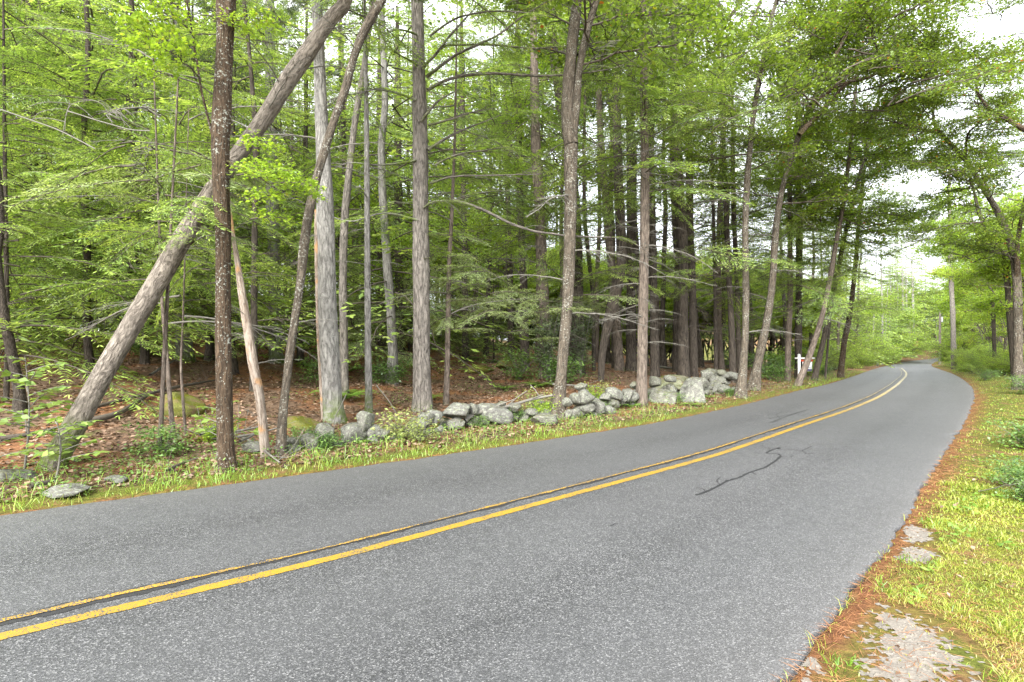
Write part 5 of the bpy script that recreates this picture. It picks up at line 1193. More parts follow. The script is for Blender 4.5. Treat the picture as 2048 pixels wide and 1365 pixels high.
for i, (px, D, w) in enumerate([(1806,170,6),(1813,172,5),(1826,175,6),(1764,100,5)]):
    T_('pine_tree', [(px, CY + (CH-hz((px-CX)*D/F, D))*F/D, w),(px+1,650,w),(px,600,w*.85),(px-1,560,w*.7)], D, 'bark_grey', ['leftmost and thickest pale trunk of the cluster by the far bend','middle pale trunk of the cluster by the far bend','right trunk of the cluster by the far bend','lone thin pale trunk left of the far bend cluster'][i], extra=6, seg=8)
# shrubs along the right verge
RS = [(1928,716,2.2,0,'bright yellow green bush beside the utility pole'),(1952,720,2.2,1,'broad bright bush between the utility pole and the bending maple'),(1982,716,2.0,0,'tall bright bush behind the broad roadside bush on the right'),(1985,740,1.0,4,'low yellowing bush on the right verge'),(2010,752,.9,2,'green bush at the foot of the bending maple'),(1945,748,.9,1,'low bright growth on the verge edge past the pole'),(2040,735,1.2,4,'yellow flecked bush behind the bending maple foot'),(1970,762,.6,2,'small weedy clump on the right verge'),(1925,730,1.6,3,'low round bush just right of the utility pole foot'),(2060,790,.7,2,'weedy bush cut by the right edge'),(1915,738,.8,1,'small bright bush at the verge corner')]
for i, (px, py, s, m, lab) in enumerate(RS):
    p = ray_ground(px, py); D = min(float(p[1]), 70); s *= 1.25; mm = [SHF[0], SHF[1], SHF[2], SHF[2], SH[4]][m]
    if D > 30: far_bush(px, D, s*.8*max(1, D/45), lab)
    else: shrub(px, py, mm, s*.8, lab, D=D)
for i, (px, py, s) in enumerate([(2052,900,.5),(2058,860,.5),(2052,980,.35),(2050,840,.5),(2056,1010,.28)]):
    shrub(px, py, FE[i % 2] if i % 2 else SH[2], s, ['leafy green weeds cut by the right picture edge','fern at the right picture edge above the twig','low weeds at the right edge beside the twig','leafy weeds highest of those at the right edge','small fern lowest at the right picture edge'][i], 'plant', 'weed_plant')
# twig on the right verge
tw = thing('fallen_branch', 'thin dark fallen twig lying across the right verge at the picture edge', 'branch', tuple(ray_ground(2000, 992)))
A = Acc(); c = np.array(tw.location)
q = [ray_ground(px, py) - c + [0, 0, h] for px, py, h in [(1957,993,.04),(1985,992,.07),(2010,991,.08),(2030,990,.09),(2060,984,.12)]]
A.tube(resample(q, .03), .006, 5); A.tube(np.array([q[2], q[2]+[.05,.12,.05]]), .003, 4); A.tube(np.array([q[3], q[3]+[.1,-.1,.06]]), .003, 4)
obj('stem', A.mesh('stem', [M['twig_dark']]), tw)

for i, (px, D, R) in enumerate([(1640,40,1.8),(1672,46,2.2),(1683,56,2.8),(1700,66,3.4),(1716,80,4),(1733,92,4.2),(1690,76,4.2),(1722,106,4.8),(1752,112,3.2),(1656,58,4)]):
    far_bush(px, D, R, ['lowest','low rounded','medium rounded','full rounded','large rounded','large spreading','highest','second highest','farthest','inner'][i] + ' bright bush in the bank of bushes left of the road past the sign')
for i, (px, D, R) in enumerate([(1940,60,2.0),(1962,50,1.9),(1988,42,1.7),(2012,36,1.5),(2044,31,1.4),(1920,80,2.0),(1945,86,2.8),(1978,70,2.8),(2018,55,2.4),(2050,46,2.2),(1910,128,2.6)]):
    far_bush(px, D, R, ['lowest front','low front','rounded front','spreading front','edge front','pole-side','tall rear','highest rear','broad rear','edge rear','farthest rear'][i] + ' bright bush in the bank of bushes right of the road past the verge')
for k in range(44):
    px = -220 + k*36 + gq.uniform(-10, 10); o = far_bush(px, gq.uniform(44, 55), gq.uniform(2.6, 3.6), 'low green bush at the far edge of the wood, seen between the trunks'); o['group'] = 'bushes along the far edge of the wood'
# utility poles and wires
UP = []
for k, (px, D, H, lab) in enumerate([(1880, 99, 9.6, 'dark wooden utility pole on the right of the road'), (1820, 160, 13, 'thin far utility pole among the cluster of trunks at the bend'), (1816, 158, 8, 'short broken-off pale pole left of the far utility pole')]):
    x = (px-CX)*D/F; z = hz(x, D); r = thing('utility_pole', lab, 'utility pole', (x, D, z))
    P = np.stack([np.zeros(8), np.zeros(8), np.linspace(-.3, H, 8)], 1); rr_ = np.linspace(.2, .13, 8)*(1.15 if k == 0 else 1)
    A = Acc(); A.tube(P, rr_, 10, 0); obj('post', A.mesh('post', [M['pole_wood']]), r)
    A = Acc(); A.tube(np.array([[-.12, 0, H-.05], [.0, 0, H+.12], [.03, 0, H+.35]]), .04, 6, 0); obj('insulator', A.mesh('insulator', [M['steel']]), r)
    if k == 0:
        A = Acc(); A.tube(np.array([[.28, -.1, H-2.2], [.28, -.1, H-1.3]]), .16, 10, 0); obj('bracket', A.mesh('bracket', [M['steel']]), r)
    UP.append((x, D, z + H))
def wire(a, b, sag, lab):
    t = np.linspace(0, 1, 30); P = np.array(a)*(1-t)[:, None] + np.array(b)*t[:, None]; P[:, 2] -= sag*4*t*(1-t)
    A = Acc(); A.tube(P - P[0], .022, 4, 0); o = tag(obj('power_line', A.mesh('power_line', [M['wire']]), None, tuple(P[0])), lab, 'power line')
wire(UP[0], (48, 50, 9.5), 1.2, 'upper black wire slanting from the utility pole through the right-hand trees')
wire((UP[0][0], UP[0][1], UP[0][2]-1.2), (48, 50, 8.2), 1.2, 'lower black wire slanting from the utility pole through the right-hand trees')
for k in range(3): wire((UP[0][0], UP[0][1], UP[0][2]-1-1.2*k), (68, 140, UP[0][2]-1.5-1.2*k), .8, ['topmost','middle','lowest'][k] + ' far wire running left from the utility pole to the far pole')
# orange box at the foot of the far pole
x = (1832-CX)*162/F; z = hz(x, 162)
bx = thing('roadside_stump', 'orange brown cut stump by the far bend of the road', 'stump', (x, 162, z)); A = Acc(); A.tube(np.array([[0,0,-.3],[0,0,.1],[0,0,1.4],[.1,0,3.6]]), [.7,.6,.55,.5], 10, 0); obj('trunk', A.mesh('trunk', [M['orange']]), bx)
# small white post
P_ = on_road(1767, 733); wp = thing('marker_post', 'small white marker post on the far left verge before the bushes', 'post', (P_[0]-.3, P_[1]+.8, hz(P_[0]-.3, P_[1]+.8)))
def box(A, x0, x1, y0, y1, z0, z1, m=0, bev=0.0):
    V = [(x, y, z) for z in (z0, z1) for y in (y0, y1) for x in (x0, x1)]
    A.add(V, Q=[(0,2,3,1),(4,5,7,6),(0,1,5,4),(2,6,7,3),(0,4,6,2),(1,3,7,5)], m=m)
A = Acc(); box(A, -.11, .11, -.11, .11, -.2, .95); obj('post', A.mesh('post', [M['white_paint']]), wp)
A = Acc(); A.add([(-.14,-.14,.95),(.14,-.14,.95),(.14,.14,.95),(-.14,.14,.95),(0,0,1.08)], Q=[(0,3,2,1)], T=[(0,1,4),(1,2,4),(2,3,4),(3,0,4)]); obj('cap', A.mesh('cap', [M['white_paint']]), wp)
# the sale sign
Dg = 25.6; x = (1598-CX)*Dg/F; zg = hz(x, Dg); ztop = at(1598, 710, Dg)[2]; zarm = at(1598, 717, Dg)[2]
sg = thing('sign_post', 'white wooden sign post with a cross arm and hanging red, white and navy board', 'sign', (x, Dg, zg))
w = 4.6/F*Dg/2
A = Acc(); box(A, -w, w, -w, w, -.2, ztop-zg); A.add([(-w,-w,ztop-zg),(w,-w,ztop-zg),(w,w,ztop-zg),(-w,w,ztop-zg),(0,0,ztop-zg+.05)], T=[(0,1,4),(1,2,4),(2,3,4),(3,0,4)]); obj('post', A.mesh('post', [M['white_paint']]), sg)
pxm = lambda a: a/F*Dg
A = Acc(); box(A, -pxm(8), pxm(31), -w*.7-.003, w*.7+.003, zarm-zg-pxm(1.4), zarm-zg+pxm(1.4)); obj('cross_arm', A.mesh('cross_arm', [M['white_paint']]), sg)
zb = zarm-zg-pxm(3); bt = zb-pxm(23)
br = obj('board', None, sg) if False else None
A = Acc(); box(A, pxm(7), pxm(26), -.012, .012, bt, zb-pxm(4)); brd = obj('board', A.mesh('board', [M['white_paint']]), sg)
A = Acc(); box(A, pxm(7)+.01, pxm(26)-.01, -.016, -.0125, bt+.02, bt+pxm(4.5)); obj('navy_band', A.mesh('navy_band', [M['blue_print']]), brd)
A = Acc(); box(A, pxm(10), pxm(23), -.016, -.0125, bt+pxm(6.5), bt+pxm(8.2)); box(A, pxm(12), pxm(21), -.016, -.0125, bt+pxm(10), bt+pxm(11)); obj('print', A.mesh('print', [M['grey_print']]), brd)
A = Acc(); box(A, pxm(4), pxm(28), -.014, .014, zb-pxm(4)+.01, zb); obj('red_board', A.mesh('red_board', [M['red_print']]), sg)
A = Acc(); [box(A, a, a+.012, -.005, .005, zb, zarm-zg-pxm(1.4)) for a in (pxm(8), pxm(24))]; obj('hanger', A.mesh('hanger', [M['wire']]), sg)

# ------------------------------------------------------------------ stones
def stone_mesh(seed, cuts=14, sub=3, rough=.06):
    import bmesh
    gg = np.random.default_rng(seed); bm = bmesh.new(); bmesh.ops.create_icosphere(bm, subdivisions=sub, radius=1)
    V = np.array([v.co[:] for v in bm.verts])
    for i in range(cuts):
        n = gg.normal(0, 1, 3); n /= np.linalg.norm(n); d = .50 + .36*gg.random(); s = V @ n; ex = np.maximum(s - d, 0); V -= (ex*.96)[:, None]*n
    for f, a in ((2.1, rough), (5.0, rough*.35), (11, rough*.12)):
        ph = gg.random(3)*6.28; V *= (1 + a*(np.sin(V[:, 0]*f+ph[0])*np.cos(V[:, 1]*f*1.1+ph[1]) + np.sin(V[:, 2]*f*1.2+ph[2])*.6))[:, None]
    V /= np.abs(V).max(0)
    for v, c in zip(bm.verts, V): v.co = c
    me = bpy.data.meshes.new('stone'); bm.to_mesh(me); bm.free(); me.materials.append(M['stone'])
    me.polygons.foreach_set('use_smooth', np.ones(len(me.polygons), bool)); return me
ST = [stone_mesh(i) for i in range(12)]; STS = [stone_mesh(30+i, 10, 2, .08) for i in range(8)]; BO = [stone_mesh(60+i, 18, 4, .05) for i in range(6)]; BOR = [stone_mesh(80+i, 4, 4, .13) for i in range(4)]
wallpts = [(556,912),(640,898),(760,885),(880,862),(960,850),(1060,842),(1150,838),(1230,822),(1300,800),(1400,795),(1450,782)]
WPt = resample(np.array([ray_ground(*p)[:2] for p in wallpts]), .1)
wall = thing('stone_wall', 'tumbled dry stone wall of lichen covered fieldstones along the left verge', 'wall', (WPt[0, 0], WPt[0, 1], 0))
def wall_D(px):
    r = WPt[:, 0]/WPt[:, 1]*F + CX; return float(np.interp(px, r, WPt[:, 1])) if px < r[-1] else float(WPt[-1, 1])
g = random.Random(3)
KS = [(617,884,46,38,0),(588,903,30,30,0),(583,882,22,18,0),(650,862,36,30,0),(702,866,60,48,0),(732,846,36,46,0),(748,886,32,26,0),(672,893,24,18,0),(852,838,34,28,0),(868,836,36,32,0),(840,852,30,26,0),(912,822,58,34,0),(907,850,58,32,0),(945,820,22,26,0),(938,834,22,14,0),(988,828,72,38,0),(972,845,34,26,0),(1027,818,28,22,0),(1003,808,22,12,.3),(868,866,18,14,0),(790,878,30,24,0),(815,870,28,22,.2),(770,868,26,22,0),(1045,838,26,18,.4),
      (1190,812,40,36,0),(1165,790,26,26,.1),(1223,808,40,28,.3),(1228,788,34,26,.1),(1256,790,28,30,.1),(1262,806,26,20,0),(1163,773,28,16,.3),(1136,806,24,22,.1),(1145,828,30,20,.2),(1150,800,22,26,0),(1242,802,24,22,0),(1210,795,26,18,0),(1180,830,26,16,.1),(1308,764,26,22,.3),(1270,770,22,16,.2),(1340,758,24,16,.3),(1403,766,30,28,.2),(1412,752,26,22,.1)]
for i, (px, py, w_, h_, ms) in enumerate(KS):
    D = wall_D(px) + (.15 if h_ > 40 else 0); p = at(px, py, D); sx, sz = w_/2/F*D*1.1*math.cos(math.atan((px-CX)/F)), h_/2/F*D*1.08
    o = place('stone', ST[i % 12], wall, p, quat_dir(g.choice([0, .2, -.2, 3.1]), g.uniform(-.15, .15), 0), (sx, (sx+sz)*.5*g.uniform(.9, 1.2), sz)); o['moss'] = float(ms*.5 + g.choice([0, 0, .06, .15]))
    # chock stones below so that nothing floats
    zb_ = p[2]-sz; zgn = hz(p[0], p[1]);
    while zb_ > zgn + .05:
        s = min(.22, max(.1, (zb_-zgn)/2*1.1)); zb_ -= s*1.5
        o = place('stone', ST[(i*5+3) % 12], wall, (p[0]+g.uniform(-.08, .08), p[1]+.03, zb_+s*.6), quat_dir(g.random()*6, g.random()), (sx*.95, s*1.2, s)); o['moss'] = .1
for i in range(70):      # the rubble between and at the end of the wall
    f = g.random(); k = int(f*(len(WPt)-1)); p = WPt[k] + np.array([g.uniform(-.2, .2), g.uniform(-.1, .5)]); s = g.uniform(.09, .2)
    px_ = p[0]/p[1]*F+CX
    if 1268 < px_ < 1300: continue
    o = place('stone', STS[i % 8], wall, (p[0], p[1], hz(*p) + g.uniform(0, .22)), quat_dir(g.random()*6.28, g.uniform(-.3, .3)), (s, s*g.uniform(.7, 1), s*g.uniform(.6, .9))); o['moss'] = g.choice([0, 0, .1, .4])
for i in range(46):
    px = g.uniform(1412, 1468); py = g.uniform(742, 786); D = 17.6 + g.uniform(0, 1.0) + (786-py)*.02; s = g.uniform(6, 11)/F*D
    o = place('stone', STS[i % 8], wall, at(px, py, D), quat_dir(g.random()*6.28, g.uniform(-.3, .3)), (s*1.2, s, s*g.uniform(.7, 1))); o['moss'] = g.choice([0, .05, .1, .3])
def boulder(px, py, w_, h_, lab, D=None, moss=.0, k=0, dy=1.0, sink=0):
    b = ray_ground(px, py + h_/2); D = D or b[1]; p = at(px, py, D); sx, sz = w_/2/F*D, h_/2/F*D
    o = tag(obj('boulder', BOR[k % 4] if moss > .4 else BO[k % 6], None, tuple(p)), lab, 'boulder'); o.scale = (sx, (sx+sz)/2*dy, sz*1.05); o['moss'] = float(moss); o.rotation_euler = (0, 0, k*1.3*0 + .1*k); return o
boulder(1328, 806, 88, 58, 'half buried boulder with patchy moss right of the brown pine', D=15.0, moss=.16, k=4)
boulder(1386, 792, 48, 72, 'largest pale grey boulder leaning over the road edge', moss=0, k=5, dy=1.1, D=15.2)
boulder(1352, 772, 110, 42, 'flat boulder top covered in yellow green moss', D=16.6, moss=.5, k=2)
boulder(358, 812, 100, 60, 'yellow green mossy boulder behind the dark maple at left', D=10.4, moss=.85, k=3)
boulder(20, 958, 110, 46, 'dark mossy boulder at the left edge by the road', moss=.1, k=0, D=6.7)
boulder(135, 982, 96, 24, 'flat grey boulder sunk in grass at lower left', moss=.0, k=1)
boulder(230, 958, 44, 18, 'small pale flat stone in leaf litter right of the leaning trunk', k=2)
boulder(598, 852, 96, 44, 'low mossy mound left of the thick grey pine foot', D=9.9, moss=.85, k=3)
boulder(505, 892, 46, 26, 'grey stone under sticks between the maple and curving trunk', D=8.1, k=2)
boulder(270, 905, 44, 22, 'small yellow mossed stone in the hollow', D=8.0, moss=.9, k=1)
boulder(1082, 812, 40, 22, 'pale round stone behind the fallen branch', D=13.2, k=0)
boulder(1012, 730, 44, 22, 'olive mossy boulder back in the wood behind the wall', D=19, moss=.8, k=2)
boulder(960, 738, 60, 18, 'green cushion-like boulder in the wood behind the wall', D=18, moss=.9, k=3)
boulder(1090, 838, 60, 26, 'dark stone at the foot of the forked lichened maple', k=3, moss=.2)

# fallen branches and logs
def fallen(name, pts, r, lab, m='twig', dz=.04, twigs=0, zoff=None):
    P = np.array([ray_ground(px, py) for px, py in pts]); P[:, 2] += dz
    if zoff: P[:, 2] += np.array(zoff)
    PR = resample(P, .1); c = PR[0].copy(); A = Acc(); t = np.linspace(0, 1, len(PR)); A.tube(PR-c, r*(1-.6*t)+.003, 6)
    gg = np.random.default_rng(len(lab))
    for i in range(twigs):
        q = PR[int(len(PR)*gg.random()*.95)]-c; e = q + gg.normal(0, .3, 3)*[1, .6, .6]+[0, 0, .2]; A.tube(np.array([q, (q+e)/2+gg.normal(0, .03, 3), e]), .004, 3)
    rt = thing(name, lab, 'branch', tuple(c)); obj('stem', A.mesh('stem', [M[m]]), rt)
fallen('fallen_log', [(170,855),(240,835),(300,800),(350,785),(420,770)], .05, 'long dark fallen log on the red needles behind the leaning trunk', 'twig_dark', .08, 5)
fallen('fallen_branch', [(180,830),(260,805),(330,788),(430,768)], .03, 'thinner fallen branch lying above the long dark log', 'twig_dark', .08, 4)
fallen('fallen_branch', [(0,893),(60,882),(140,860)], .035, 'fallen branch on the ground behind the leafy sapling', 'twig_dark', .08, 2)
wb = thing('fallen_branch', 'grey fallen branch resting on top of the wall stones', 'branch', tuple(at(930, 842, wall_D(935)))); PR = resample([at(px, py, wall_D(px)-.05) for px, py in [(930,842),(950,828),(985,819),(1020,812),(1060,800),(1105,791)]], .08); c = np.array(wb.location); A = Acc(); A.tube(PR-c, .045*(1-.5*np.linspace(0, 1, len(PR))), 6)
for a, b, e in ((.3, .5, .2), (.5, .4, .3), (.75, .3, .1), (.85, -.2, .25)): q = PR[int(a*len(PR))]-c; A.tube(np.array([q, q+[b*.5, 0, e*.6], q+[b, .1, e]]), .01, 4)
obj('stem', A.mesh('stem', [M['twig']]), wb)
fallen('fallen_branch', [(1105,798),(1150,800),(1200,802)], .02, 'thin fallen branch right of the forked lichened maple', 'twig', .35, 4)
fallen('fallen_branch', [(300,760),(340,735),(375,715)], .03, 'pale sticks heaped low behind the leaning trunk', 'twig', .1, 6)
fallen('fallen_log', [(1310,738),(1345,742),(1372,745)], .06, 'pale fallen log between the dark trunks beyond the mossy boulder', 'twig', .1, 3)
fallen('fallen_branch', [(335,955),(360,945),(395,930)], .02, 'dark broken stick by the verge left of the dark maple', 'twig_dark', .08, 4)
fallen('fallen_branch', [(60,985),(90,978),(110,970)], .03, 'dark rotten stick between the two left boulders', 'twig_dark', .06, 2)
for k, (pts, lab) in enumerate([([(480,890),(510,905),(560,945)], 'pale root-like stick sprawling right of the dark maple foot'), ([(470,885),(500,880),(540,872)], 'stick lying level behind the dark maple foot'), ([(475,900),(520,890),(560,880)], 'stick crossing over the grey stone right of the maple'), ([(480,915),(510,900),(535,875)], 'steep stick leaning on the grey stone by the maple'), ([(400,905),(425,890),(440,880)], 'bundle of twigs left of the dark maple foot')]):
    fallen('fallen_branch', pts, .018, lab, 'twig', .12+.03*k, 6)
# two thin pale upright sticks by the wall
for k, (pts, D, lab) in enumerate([([(668,850),(672,830),(682,812),(692,790)], 9.3, 'thin pale curved stick rising from the wall before the thick grey pine'), ([(792,826),(776,800),(760,780),(752,770)], 10.6, 'thin pale stick leaning left above the yellowing shrub')]):
    P = resample([at(px, py, D) for px, py in pts], .05); rt = thing('dead_stick', lab, 'branch', tuple(P[0])); A = Acc(); A.tube(np.vstack([[0, 0, -.35], P-P[0]]), .008, 4); obj('stem', A.mesh('stem', [M['twig']]), rt)

oB = [o for o in S.objects if o.get('label', '').startswith('dark hemlock trunk wrapped')][0]
leafy_region(oB, [(980,100,90,80,12),(1000,260,90,60,10),(1120,380,90,50,8),(1020,430,80,50,8),(1180,250,60,70,7),(950,380,50,40,5),(1060,20,90,30,6)], 15.5, 20, HEM, .6, 1.1, 0, 21)
oB = [o for o in S.objects if o.get('label', '').startswith('slim brown young')][0]
leafy_region(oB, [(930,560,50,50,8),(990,600,60,40,9),(1040,620,50,25,6),(890,500,30,40,4)], 11.8, 14, HEMP, .35, .6, 0, 22)
oB = [o for o in S.objects if o.get('label', '').startswith('bluish grey pine')][0]
leafy_region(oB, [(560,250,70,90,9),(600,120,60,70,7),(520,420,60,60,8),(590,560,50,50,6),(700,480,40,60,6),(710,250,40,80,7),(780,400,30,80,6),(770,200,40,80,7),(760,60,50,50,5)], 15, 20, HEM, .6, 1.0, 0, 23)
oB = [o for o in S.objects if o.get('label', '').startswith('dark trunk deep behind')][0]
leafy_region(oB, [(40,60,70,70,8),(150,120,80,70,10),(60,330,70,60,8),(180,420,80,70,10),(60,520,70,50,9),(250,480,60,60,8),(150,560,80,30,7),(280,180,60,70,7)], 11, 16, HEM, .6, 1.0, 0, 24)
oB = [o for o in S.objects if o.get('label', '').startswith('hemlock behind the dark lichened')][0]
leafy_region(oB, [(250,330,80,60,9),(350,470,60,60,7),(400,200,60,70,6),(300,560,50,40,6),(420,560,40,50,5),(230,230,60,50,6)], 9.5, 13, HEM, .5, .8, 0, 25)

leafy_region(oB, [(120,600,90,40,6),(330,600,60,40,5)], 12, 15, HEM, .5, .8, 0, 41)
oB = [o for o in S.objects if o.get('label', '').startswith('young hemlock low behind')][0]
leafy_region(oB, [(700,640,60,50,9),(780,600,50,50,7),(700,540,50,50,6),(760,690,50,30,5)], 16, 20, HEMP, .6, 1.0, 0, 42)
leafy_region(oB, [(760,560,40,60,5),(690,430,40,60,5),(780,480,30,60,4),(720,330,40,60,5)], 18, 23, BRT, .6, .9, 0, 43)
oB = [o for o in S.objects if o.get('label', '').startswith('dark hemlock trunk wrapped')][0]
leafy_region(oB, [(960,650,60,40,6),(1060,640,50,50,6),(1150,600,40,60,5),(900,610,30,60,4)], 15, 19, HEMP, .5, .9, 0, 44)
leafy_region(oB, [(960,200,80,70,7),(1080,300,60,70,6),(900,450,50,80,6),(1000,540,60,50,5),(1210,200,60,80,6),(1130,130,50,70,5)], 19, 25, BRT, .7, 1.1, 0, 45)

# ------------------------------------------------------------------ ferns and low growth in the wood (countable clumps near, masses beyond)
g = random.Random(31)
FP = [(520,665),(560,720),(620,735),(650,770),(700,745),(760,740),(780,770),(940,745),(1000,720),(1040,760),(1080,775),(950,720),(290,715),(420,720),(455,700),(600,700),(690,800),(1010,780),(1120,770),(860,800)]
for i, (px, py) in enumerate(FP):
    p = ray_ground(px, py); D = min(p[1], 26); x = (px-CX)*D/F; a, b = gap_phrase(px, D)
    mm = FE[i % 2] if i % 3 else SH[2 + i % 2]
    o = tag(obj('fern' if i % 3 else 'shrub', mm, None, (x, D, hz(x, D))), ('fern clump' if i % 3 else 'low green bush') + f' on the woodland floor between {a} and {b}', 'fern' if i % 3 else 'shrub', 'ferns and low bushes on the woodland floor')
    s = g.uniform(.9, 1.5) if i % 3 else g.uniform(.6, 1.0); o.scale = (s, s, s); o.rotation_euler = (0, 0, g.random()*6)
def scatter(n, xr, yr, test, seed, power=1.6):
    gg = np.random.default_rng(seed); out = []
    m = 0
    while m < n:
        k = 60000; x = gg.uniform(*xr, k); y = gg.uniform(*yr, k); r = np.maximum(np.hypot(x, y), 2.2)
        keep = gg.random(k) < (2.2/r)**power
        keep &= np.abs(x) < y*1.15 + 2.0
        x, y = x[keep], y[keep]; P = np.stack([x, y], 1); dL, _ = poly_dist(P, Lc); dR, _ = poly_dist(P, Rc); kk = test(x, y, dL, dR, gg)
        out.append(np.c_[P, dL, dR][kk]); m += kk.sum()
        if len(out) > 60: break
    return np.vstack(out)[:n]
def pnoise(x, y, s, k): return lump(x, y, s, k)
def blades(name, pts, z, hgt, wid, matname, seed, lean=.5, nseg=1, tint=(.2, .9)):
    gg = np.random.default_rng(seed); n = len(pts); a = gg.random(n)*6.283; le = gg.normal(0, lean, (n, 2)); h = hgt*(.5+.8*gg.random(n)) if np.isscalar(hgt) else hgt
    p = np.c_[pts[:, :2], z - .01]; s = np.stack([np.cos(a), np.sin(a), 0*a], 1)*(wid/2*(.7+.6*gg.random(n)))[:, None]
    mid = p + np.c_[le*.35*h[:, None], h*.6]; tip = p + np.c_[le*h[:, None], h*(1-.25*np.abs(le).sum(1).clip(0, 1.5))]
    V = np.stack([p-s, p+s, mid+s*.8, tip, mid-s*.8], 1).reshape(-1, 3); k = np.arange(n)*5
    Q = np.stack([k, k+1, k+2, k+4], 1); T = np.stack([k+4, k+2, k+3], 1)
    t = tint[0] + (tint[1]-tint[0])*np.clip(.5 + .35*lump(pts[:, 0], pts[:, 1], 1.7, 5) + gg.normal(0, .2, n), 0, 1)
    o = obj(name, new_mesh(name, V, Q, T, mats=[M[matname]], tint=np.repeat(t, 5))); o['kind'] = 'stuff'; return o
# left verge grass
def t_left(x, y, dL, dR, gg):
    dens = np.exp(-np.maximum(dL-.3, 0)/.5)*sst(dL, .0, .10); dens *= 1 - .85*sst(x, 2.6, 4.5)*(1-sst(x, 9, 13)); return (dL > .02) & (dL < 2.6) & (gg.random(len(x)) < dens*(.55+.6*(pnoise(x, y, 2.3, 1) > -.3)))
gl = scatter(80000, (-9, 32), (3.5, 46), t_left, 1, 1.1)
zl = height(gl[:, 0], gl[:, 1], gl[:, 2], gl[:, 3])
gg = np.random.default_rng(2)
blades('verge_grass', gl, zl, (.04 + .10*gg.random(len(gl)))*(1+.6*(gl[:, 2] > .5))*(.7+.6*(lump(gl[:,0],gl[:,1],3,2)>0)), .007, 'grass', 3, .6)
# weeds: small leaves behind the grass and on the woodland edge
def t_weed(x, y, dL, dR, gg): return (dL > .3) & (dL < 14) & (gg.random(len(x)) < np.where(dL < 2.2, .5, .30)*(pnoise(x, y, 1.1, 4) > np.where(dL < 2.2, -.45, .25)))
gw = scatter(24000, (-16, 22), (5, 34), t_weed, 4, 1.3); zw = height(gw[:, 0], gw[:, 1], gw[:, 2], gw[:, 3])
gg = np.random.default_rng(5); n = len(gw); A = Acc()
hgt = (.03 + .16*gg.random(n)**2)*np.where(gw[:, 2] < 2.2, 1, .8)
a = gg.random(n)*6.283
A.leaves(np.c_[gw[:, :2] + gg.normal(0, .02, (n, 2)), zw + hgt], np.stack([np.cos(a), np.sin(a), gg.normal(-.1, .3, n)], 1), np.c_[gg.normal(0, .35, (n, 2)), np.ones(n)], .03+.04*gg.random(n)**1.5, .018+.02*gg.random(n), 0, np.clip(.5+.3*lump(gw[:, 0], gw[:, 1], 1.3, 9)+gg.normal(0, .18, n), 0, 1))
tag(obj('ground_cover_plants', A.mesh('ground_cover', [M['shrub']])), kind='stuff')
# leaf litter
def t_lit(x, y, dL, dR, gg): return (dL > .45) & (dL < 26) & (gg.random(len(x)) < .8)
gt = scatter(46000, (-26, 24), (5, 40), t_lit, 6, 1.5); zt = height(gt[:, 0], gt[:, 1], gt[:, 2], gt[:, 3]); gg = np.random.default_rng(7); n = len(gt); a = gg.random(n)*6.283; A = Acc()
A.leaves(np.c_[gt[:, :2], zt+.012+.02*gg.random(n)], np.stack([np.cos(a), np.sin(a), gg.normal(0, .25, n)], 1), np.c_[gg.normal(0, .4, (n, 2)), np.ones(n)], .05+.06*gg.random(n), .035+.03*gg.random(n), 0, np.clip(gg.random(n)*.9, 0, 1), fold=.2)
tag(obj('leaf_litter', A.mesh('leaf_litter', [M['litter']])), kind='stuff')
def inside_patch(x, y):
    out = np.zeros(len(x), bool)
    for P in GP:
        ins = np.zeros(len(x), bool)
        for i in range(len(P)):
            a, b = P[i], P[(i+1) % len(P)]; ins ^= ((a[1] > y) != (b[1] > y)) & (x < (b[0]-a[0])*(y-a[1])/(b[1]-a[1]+1e-12) + a[0])
        out |= ins
    return out
def t_lr(x, y, dL, dR, gg): return (-dR > .15) & (-dR < 6)
gq_ = scatter(420, (.8, 20), (2, 22), t_lr, 61, 1.2); gg = np.random.default_rng(62); n = len(gq_); a = gg.random(n)*6.283; A = Acc()
A.leaves(np.c_[gq_[:, :2], height(gq_[:, 0], gq_[:, 1])+.015+.02*gg.random(n)], np.stack([np.cos(a), np.sin(a), gg.normal(0, .3, n)], 1), np.c_[gg.normal(0, .5, (n, 2)), np.ones(n)], .025+.03*gg.random(n), .016+.02*gg.random(n), 0, gg.random(n)*.75, fold=.25)
tag(obj('verge_leaf_litter', A.mesh('leaf_litter', [M['litter']])), kind='stuff')
def t_wr(x, y, dL, dR, gg): return (-dR > .3) & (-dR < 7) & (pnoise(x, y, 2.9, 12) > .25) & ~inside_patch(x, y)
gq_ = scatter(3200, (.8, 26), (1.9, 26), t_wr, 63, 1.3); gg = np.random.default_rng(64); n = len(gq_); a = gg.random(n)*6.283; A = Acc()
A.leaves(np.c_[gq_[:, :2], height(gq_[:, 0], gq_[:, 1])+.015+.05*gg.random(n)], np.stack([np.cos(a), np.sin(a), gg.normal(.1, .3, n)], 1), np.c_[gg.normal(0, .4, (n, 2)), np.ones(n)], .03+.04*gg.random(n), .02+.02*gg.random(n), 0, .3+.6*gg.random(n), fold=.1)
tag(obj('verge_ground_cover', A.mesh('ground_cover', [M['grass']])), kind='stuff')
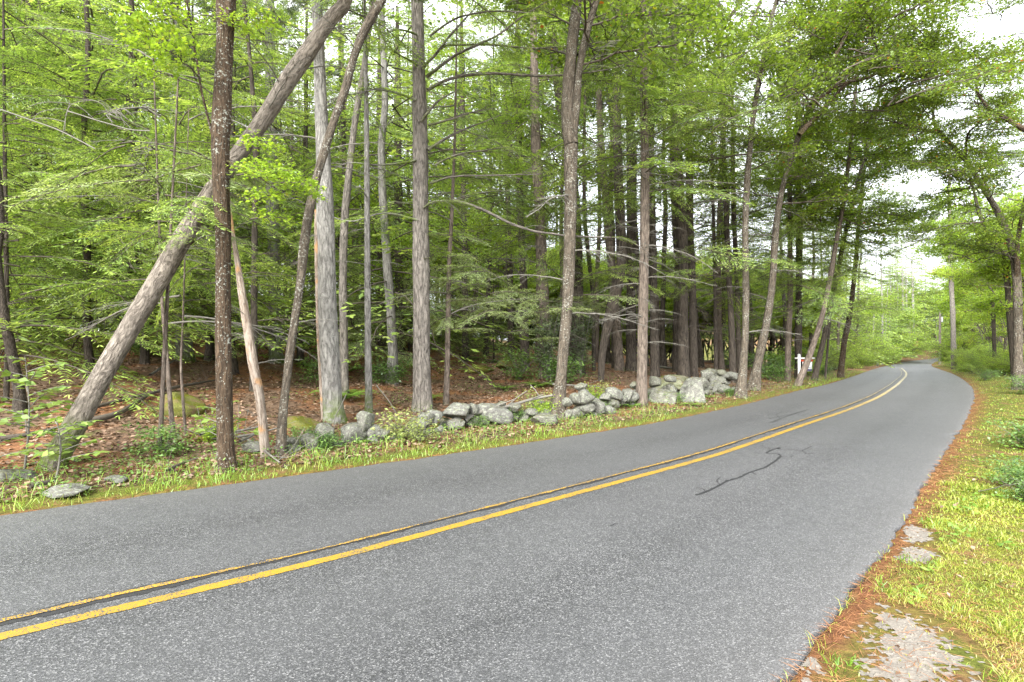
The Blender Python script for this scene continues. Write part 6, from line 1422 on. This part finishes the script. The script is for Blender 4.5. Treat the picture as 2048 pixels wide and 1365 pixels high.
# red needles on the forest floor and along both road edges
def t_need(x, y, dL, dR, gg): return ((dL > .0) & (dL < .16) & (gg.random(len(x)) < np.exp(-np.abs(dL-.05)/.05)*(.4+.8*(pnoise(x, y, 1.9, 7) > -.1)))) | ((dL > 1.5) & (dL < 12) & (gg.random(len(x)) < .10*(pnoise(x, y, .9, 0) > 0)))
gn = scatter(22000, (-12, 24), (4, 28), t_need, 8, 1.2)
PATCH = np.vstack([np.array([ray_ground(*p)[:2] for p in poly]) for poly in [[(1760,1240),(1850,1280),(1830,1340),(1750,1330),(1900,1350)], [(1835,1072)], [(1832,1115)]]])
def t_needR(x, y, dL, dR, gg):
    e = -dR; pr = np.exp(-np.maximum(e-.05, 0)/.11)*.9 + .8*np.exp(-np.maximum(y-2.9, 0)/1.0)*(e < 1.5)*np.exp(-e/.6) + .035
    pass
    return (e > .045) & (e < 3.5) & (gg.random(len(x)) < pr*(.35+.8*(pnoise(x, y, 3.1, 2) > -.2))*np.where(inside_patch(x, y), .18, 1))
gr_ = scatter(66000, (.6, 16), (1.8, 18), t_needR, 9, 1.5)
for nm, G, sd_, hh in (('fallen_pine_needles', gn, 1, .010), ('pine_needle_litter', gr_, 2, .012)):
    z = height(G[:, 0], G[:, 1], G[:, 2], G[:, 3]); z = np.where((G[:, 2] < 0) & (G[:, 3] > 0), road_z(G[:, :2])+.002, z); gg = np.random.default_rng(sd_); n = len(G); a = gg.random(n)*6.283; A = Acc()
    A.leaves(np.c_[G[:, :2], z+.004+hh*gg.random(n)], np.stack([np.cos(a), np.sin(a), gg.normal(0, .10, n)], 1), np.c_[gg.normal(0, .3, (n, 2)), np.ones(n)], .08+.06*gg.random(n), np.where(G[:, 1] < 6, .0028, .006), 0, gg.random(n), mid=.5)
    tag(obj(nm, A.mesh(nm, [M['needles']])), kind='stuff')
# right verge: short mossy grass with longer tufts
def t_right(x, y, dL, dR, gg):
    e = -dR; pass
    dens = sst(e, .03, .35+.5*np.exp(-np.maximum(y-2.6, 0)/1.0))*(.35+.75*(pnoise(x, y, 2.7, 8) > -.35)) + .06
    return (e > 0) & (e < 7) & (gg.random(len(x)) < dens*np.where(inside_patch(x, y), .03, 1))
gR = np.vstack([scatter(95000, (.8, 8), (1.8, 7), t_right, 10, 1.6), scatter(70000, (2, 34), (7, 36), t_right, 17, 1.5)]); zR = height(gR[:, 0], gR[:, 1], gR[:, 2], gR[:, 3]); gg = np.random.default_rng(11)
tall = (pnoise(gR[:, 0], gR[:, 1], 4.3, 3) > .3) | (-gR[:, 3] > 1.5)
blades('short_verge_grass', gR, zR, (.016 + .028*gg.random(len(gR)))*np.where(tall, 1.9, 1), np.where(gR[:, 1] < 5, .004, .008), 'short_grass', 12, .8)
def t_tuft(x, y, dL, dR, gg):
    e = -dR; return (e > .12) & (e < 9) & (pnoise(x, y, 4.3, 3) > .42 - .5*sst(e, 1.6, 3)) & (gg.random(len(x)) < .8)
gT = scatter(16000, (.8, 30), (1.8, 34), t_tuft, 13, 1.5); zT = height(gT[:, 0], gT[:, 1], gT[:, 2], gT[:, 3]); gg = np.random.default_rng(14)
blades('verge_grass_tufts', gT, zT, .04+.06*gg.random(len(gT)), .007, 'grass', 15, .8)
for o in S.objects:
    if o.name == 'verge_grass_tufts': o.name = 'tall_verge_grass'
print('objects', len(S.objects), 'unique tris', sum(len(m.polygons) for m in bpy.data.meshes)*2)
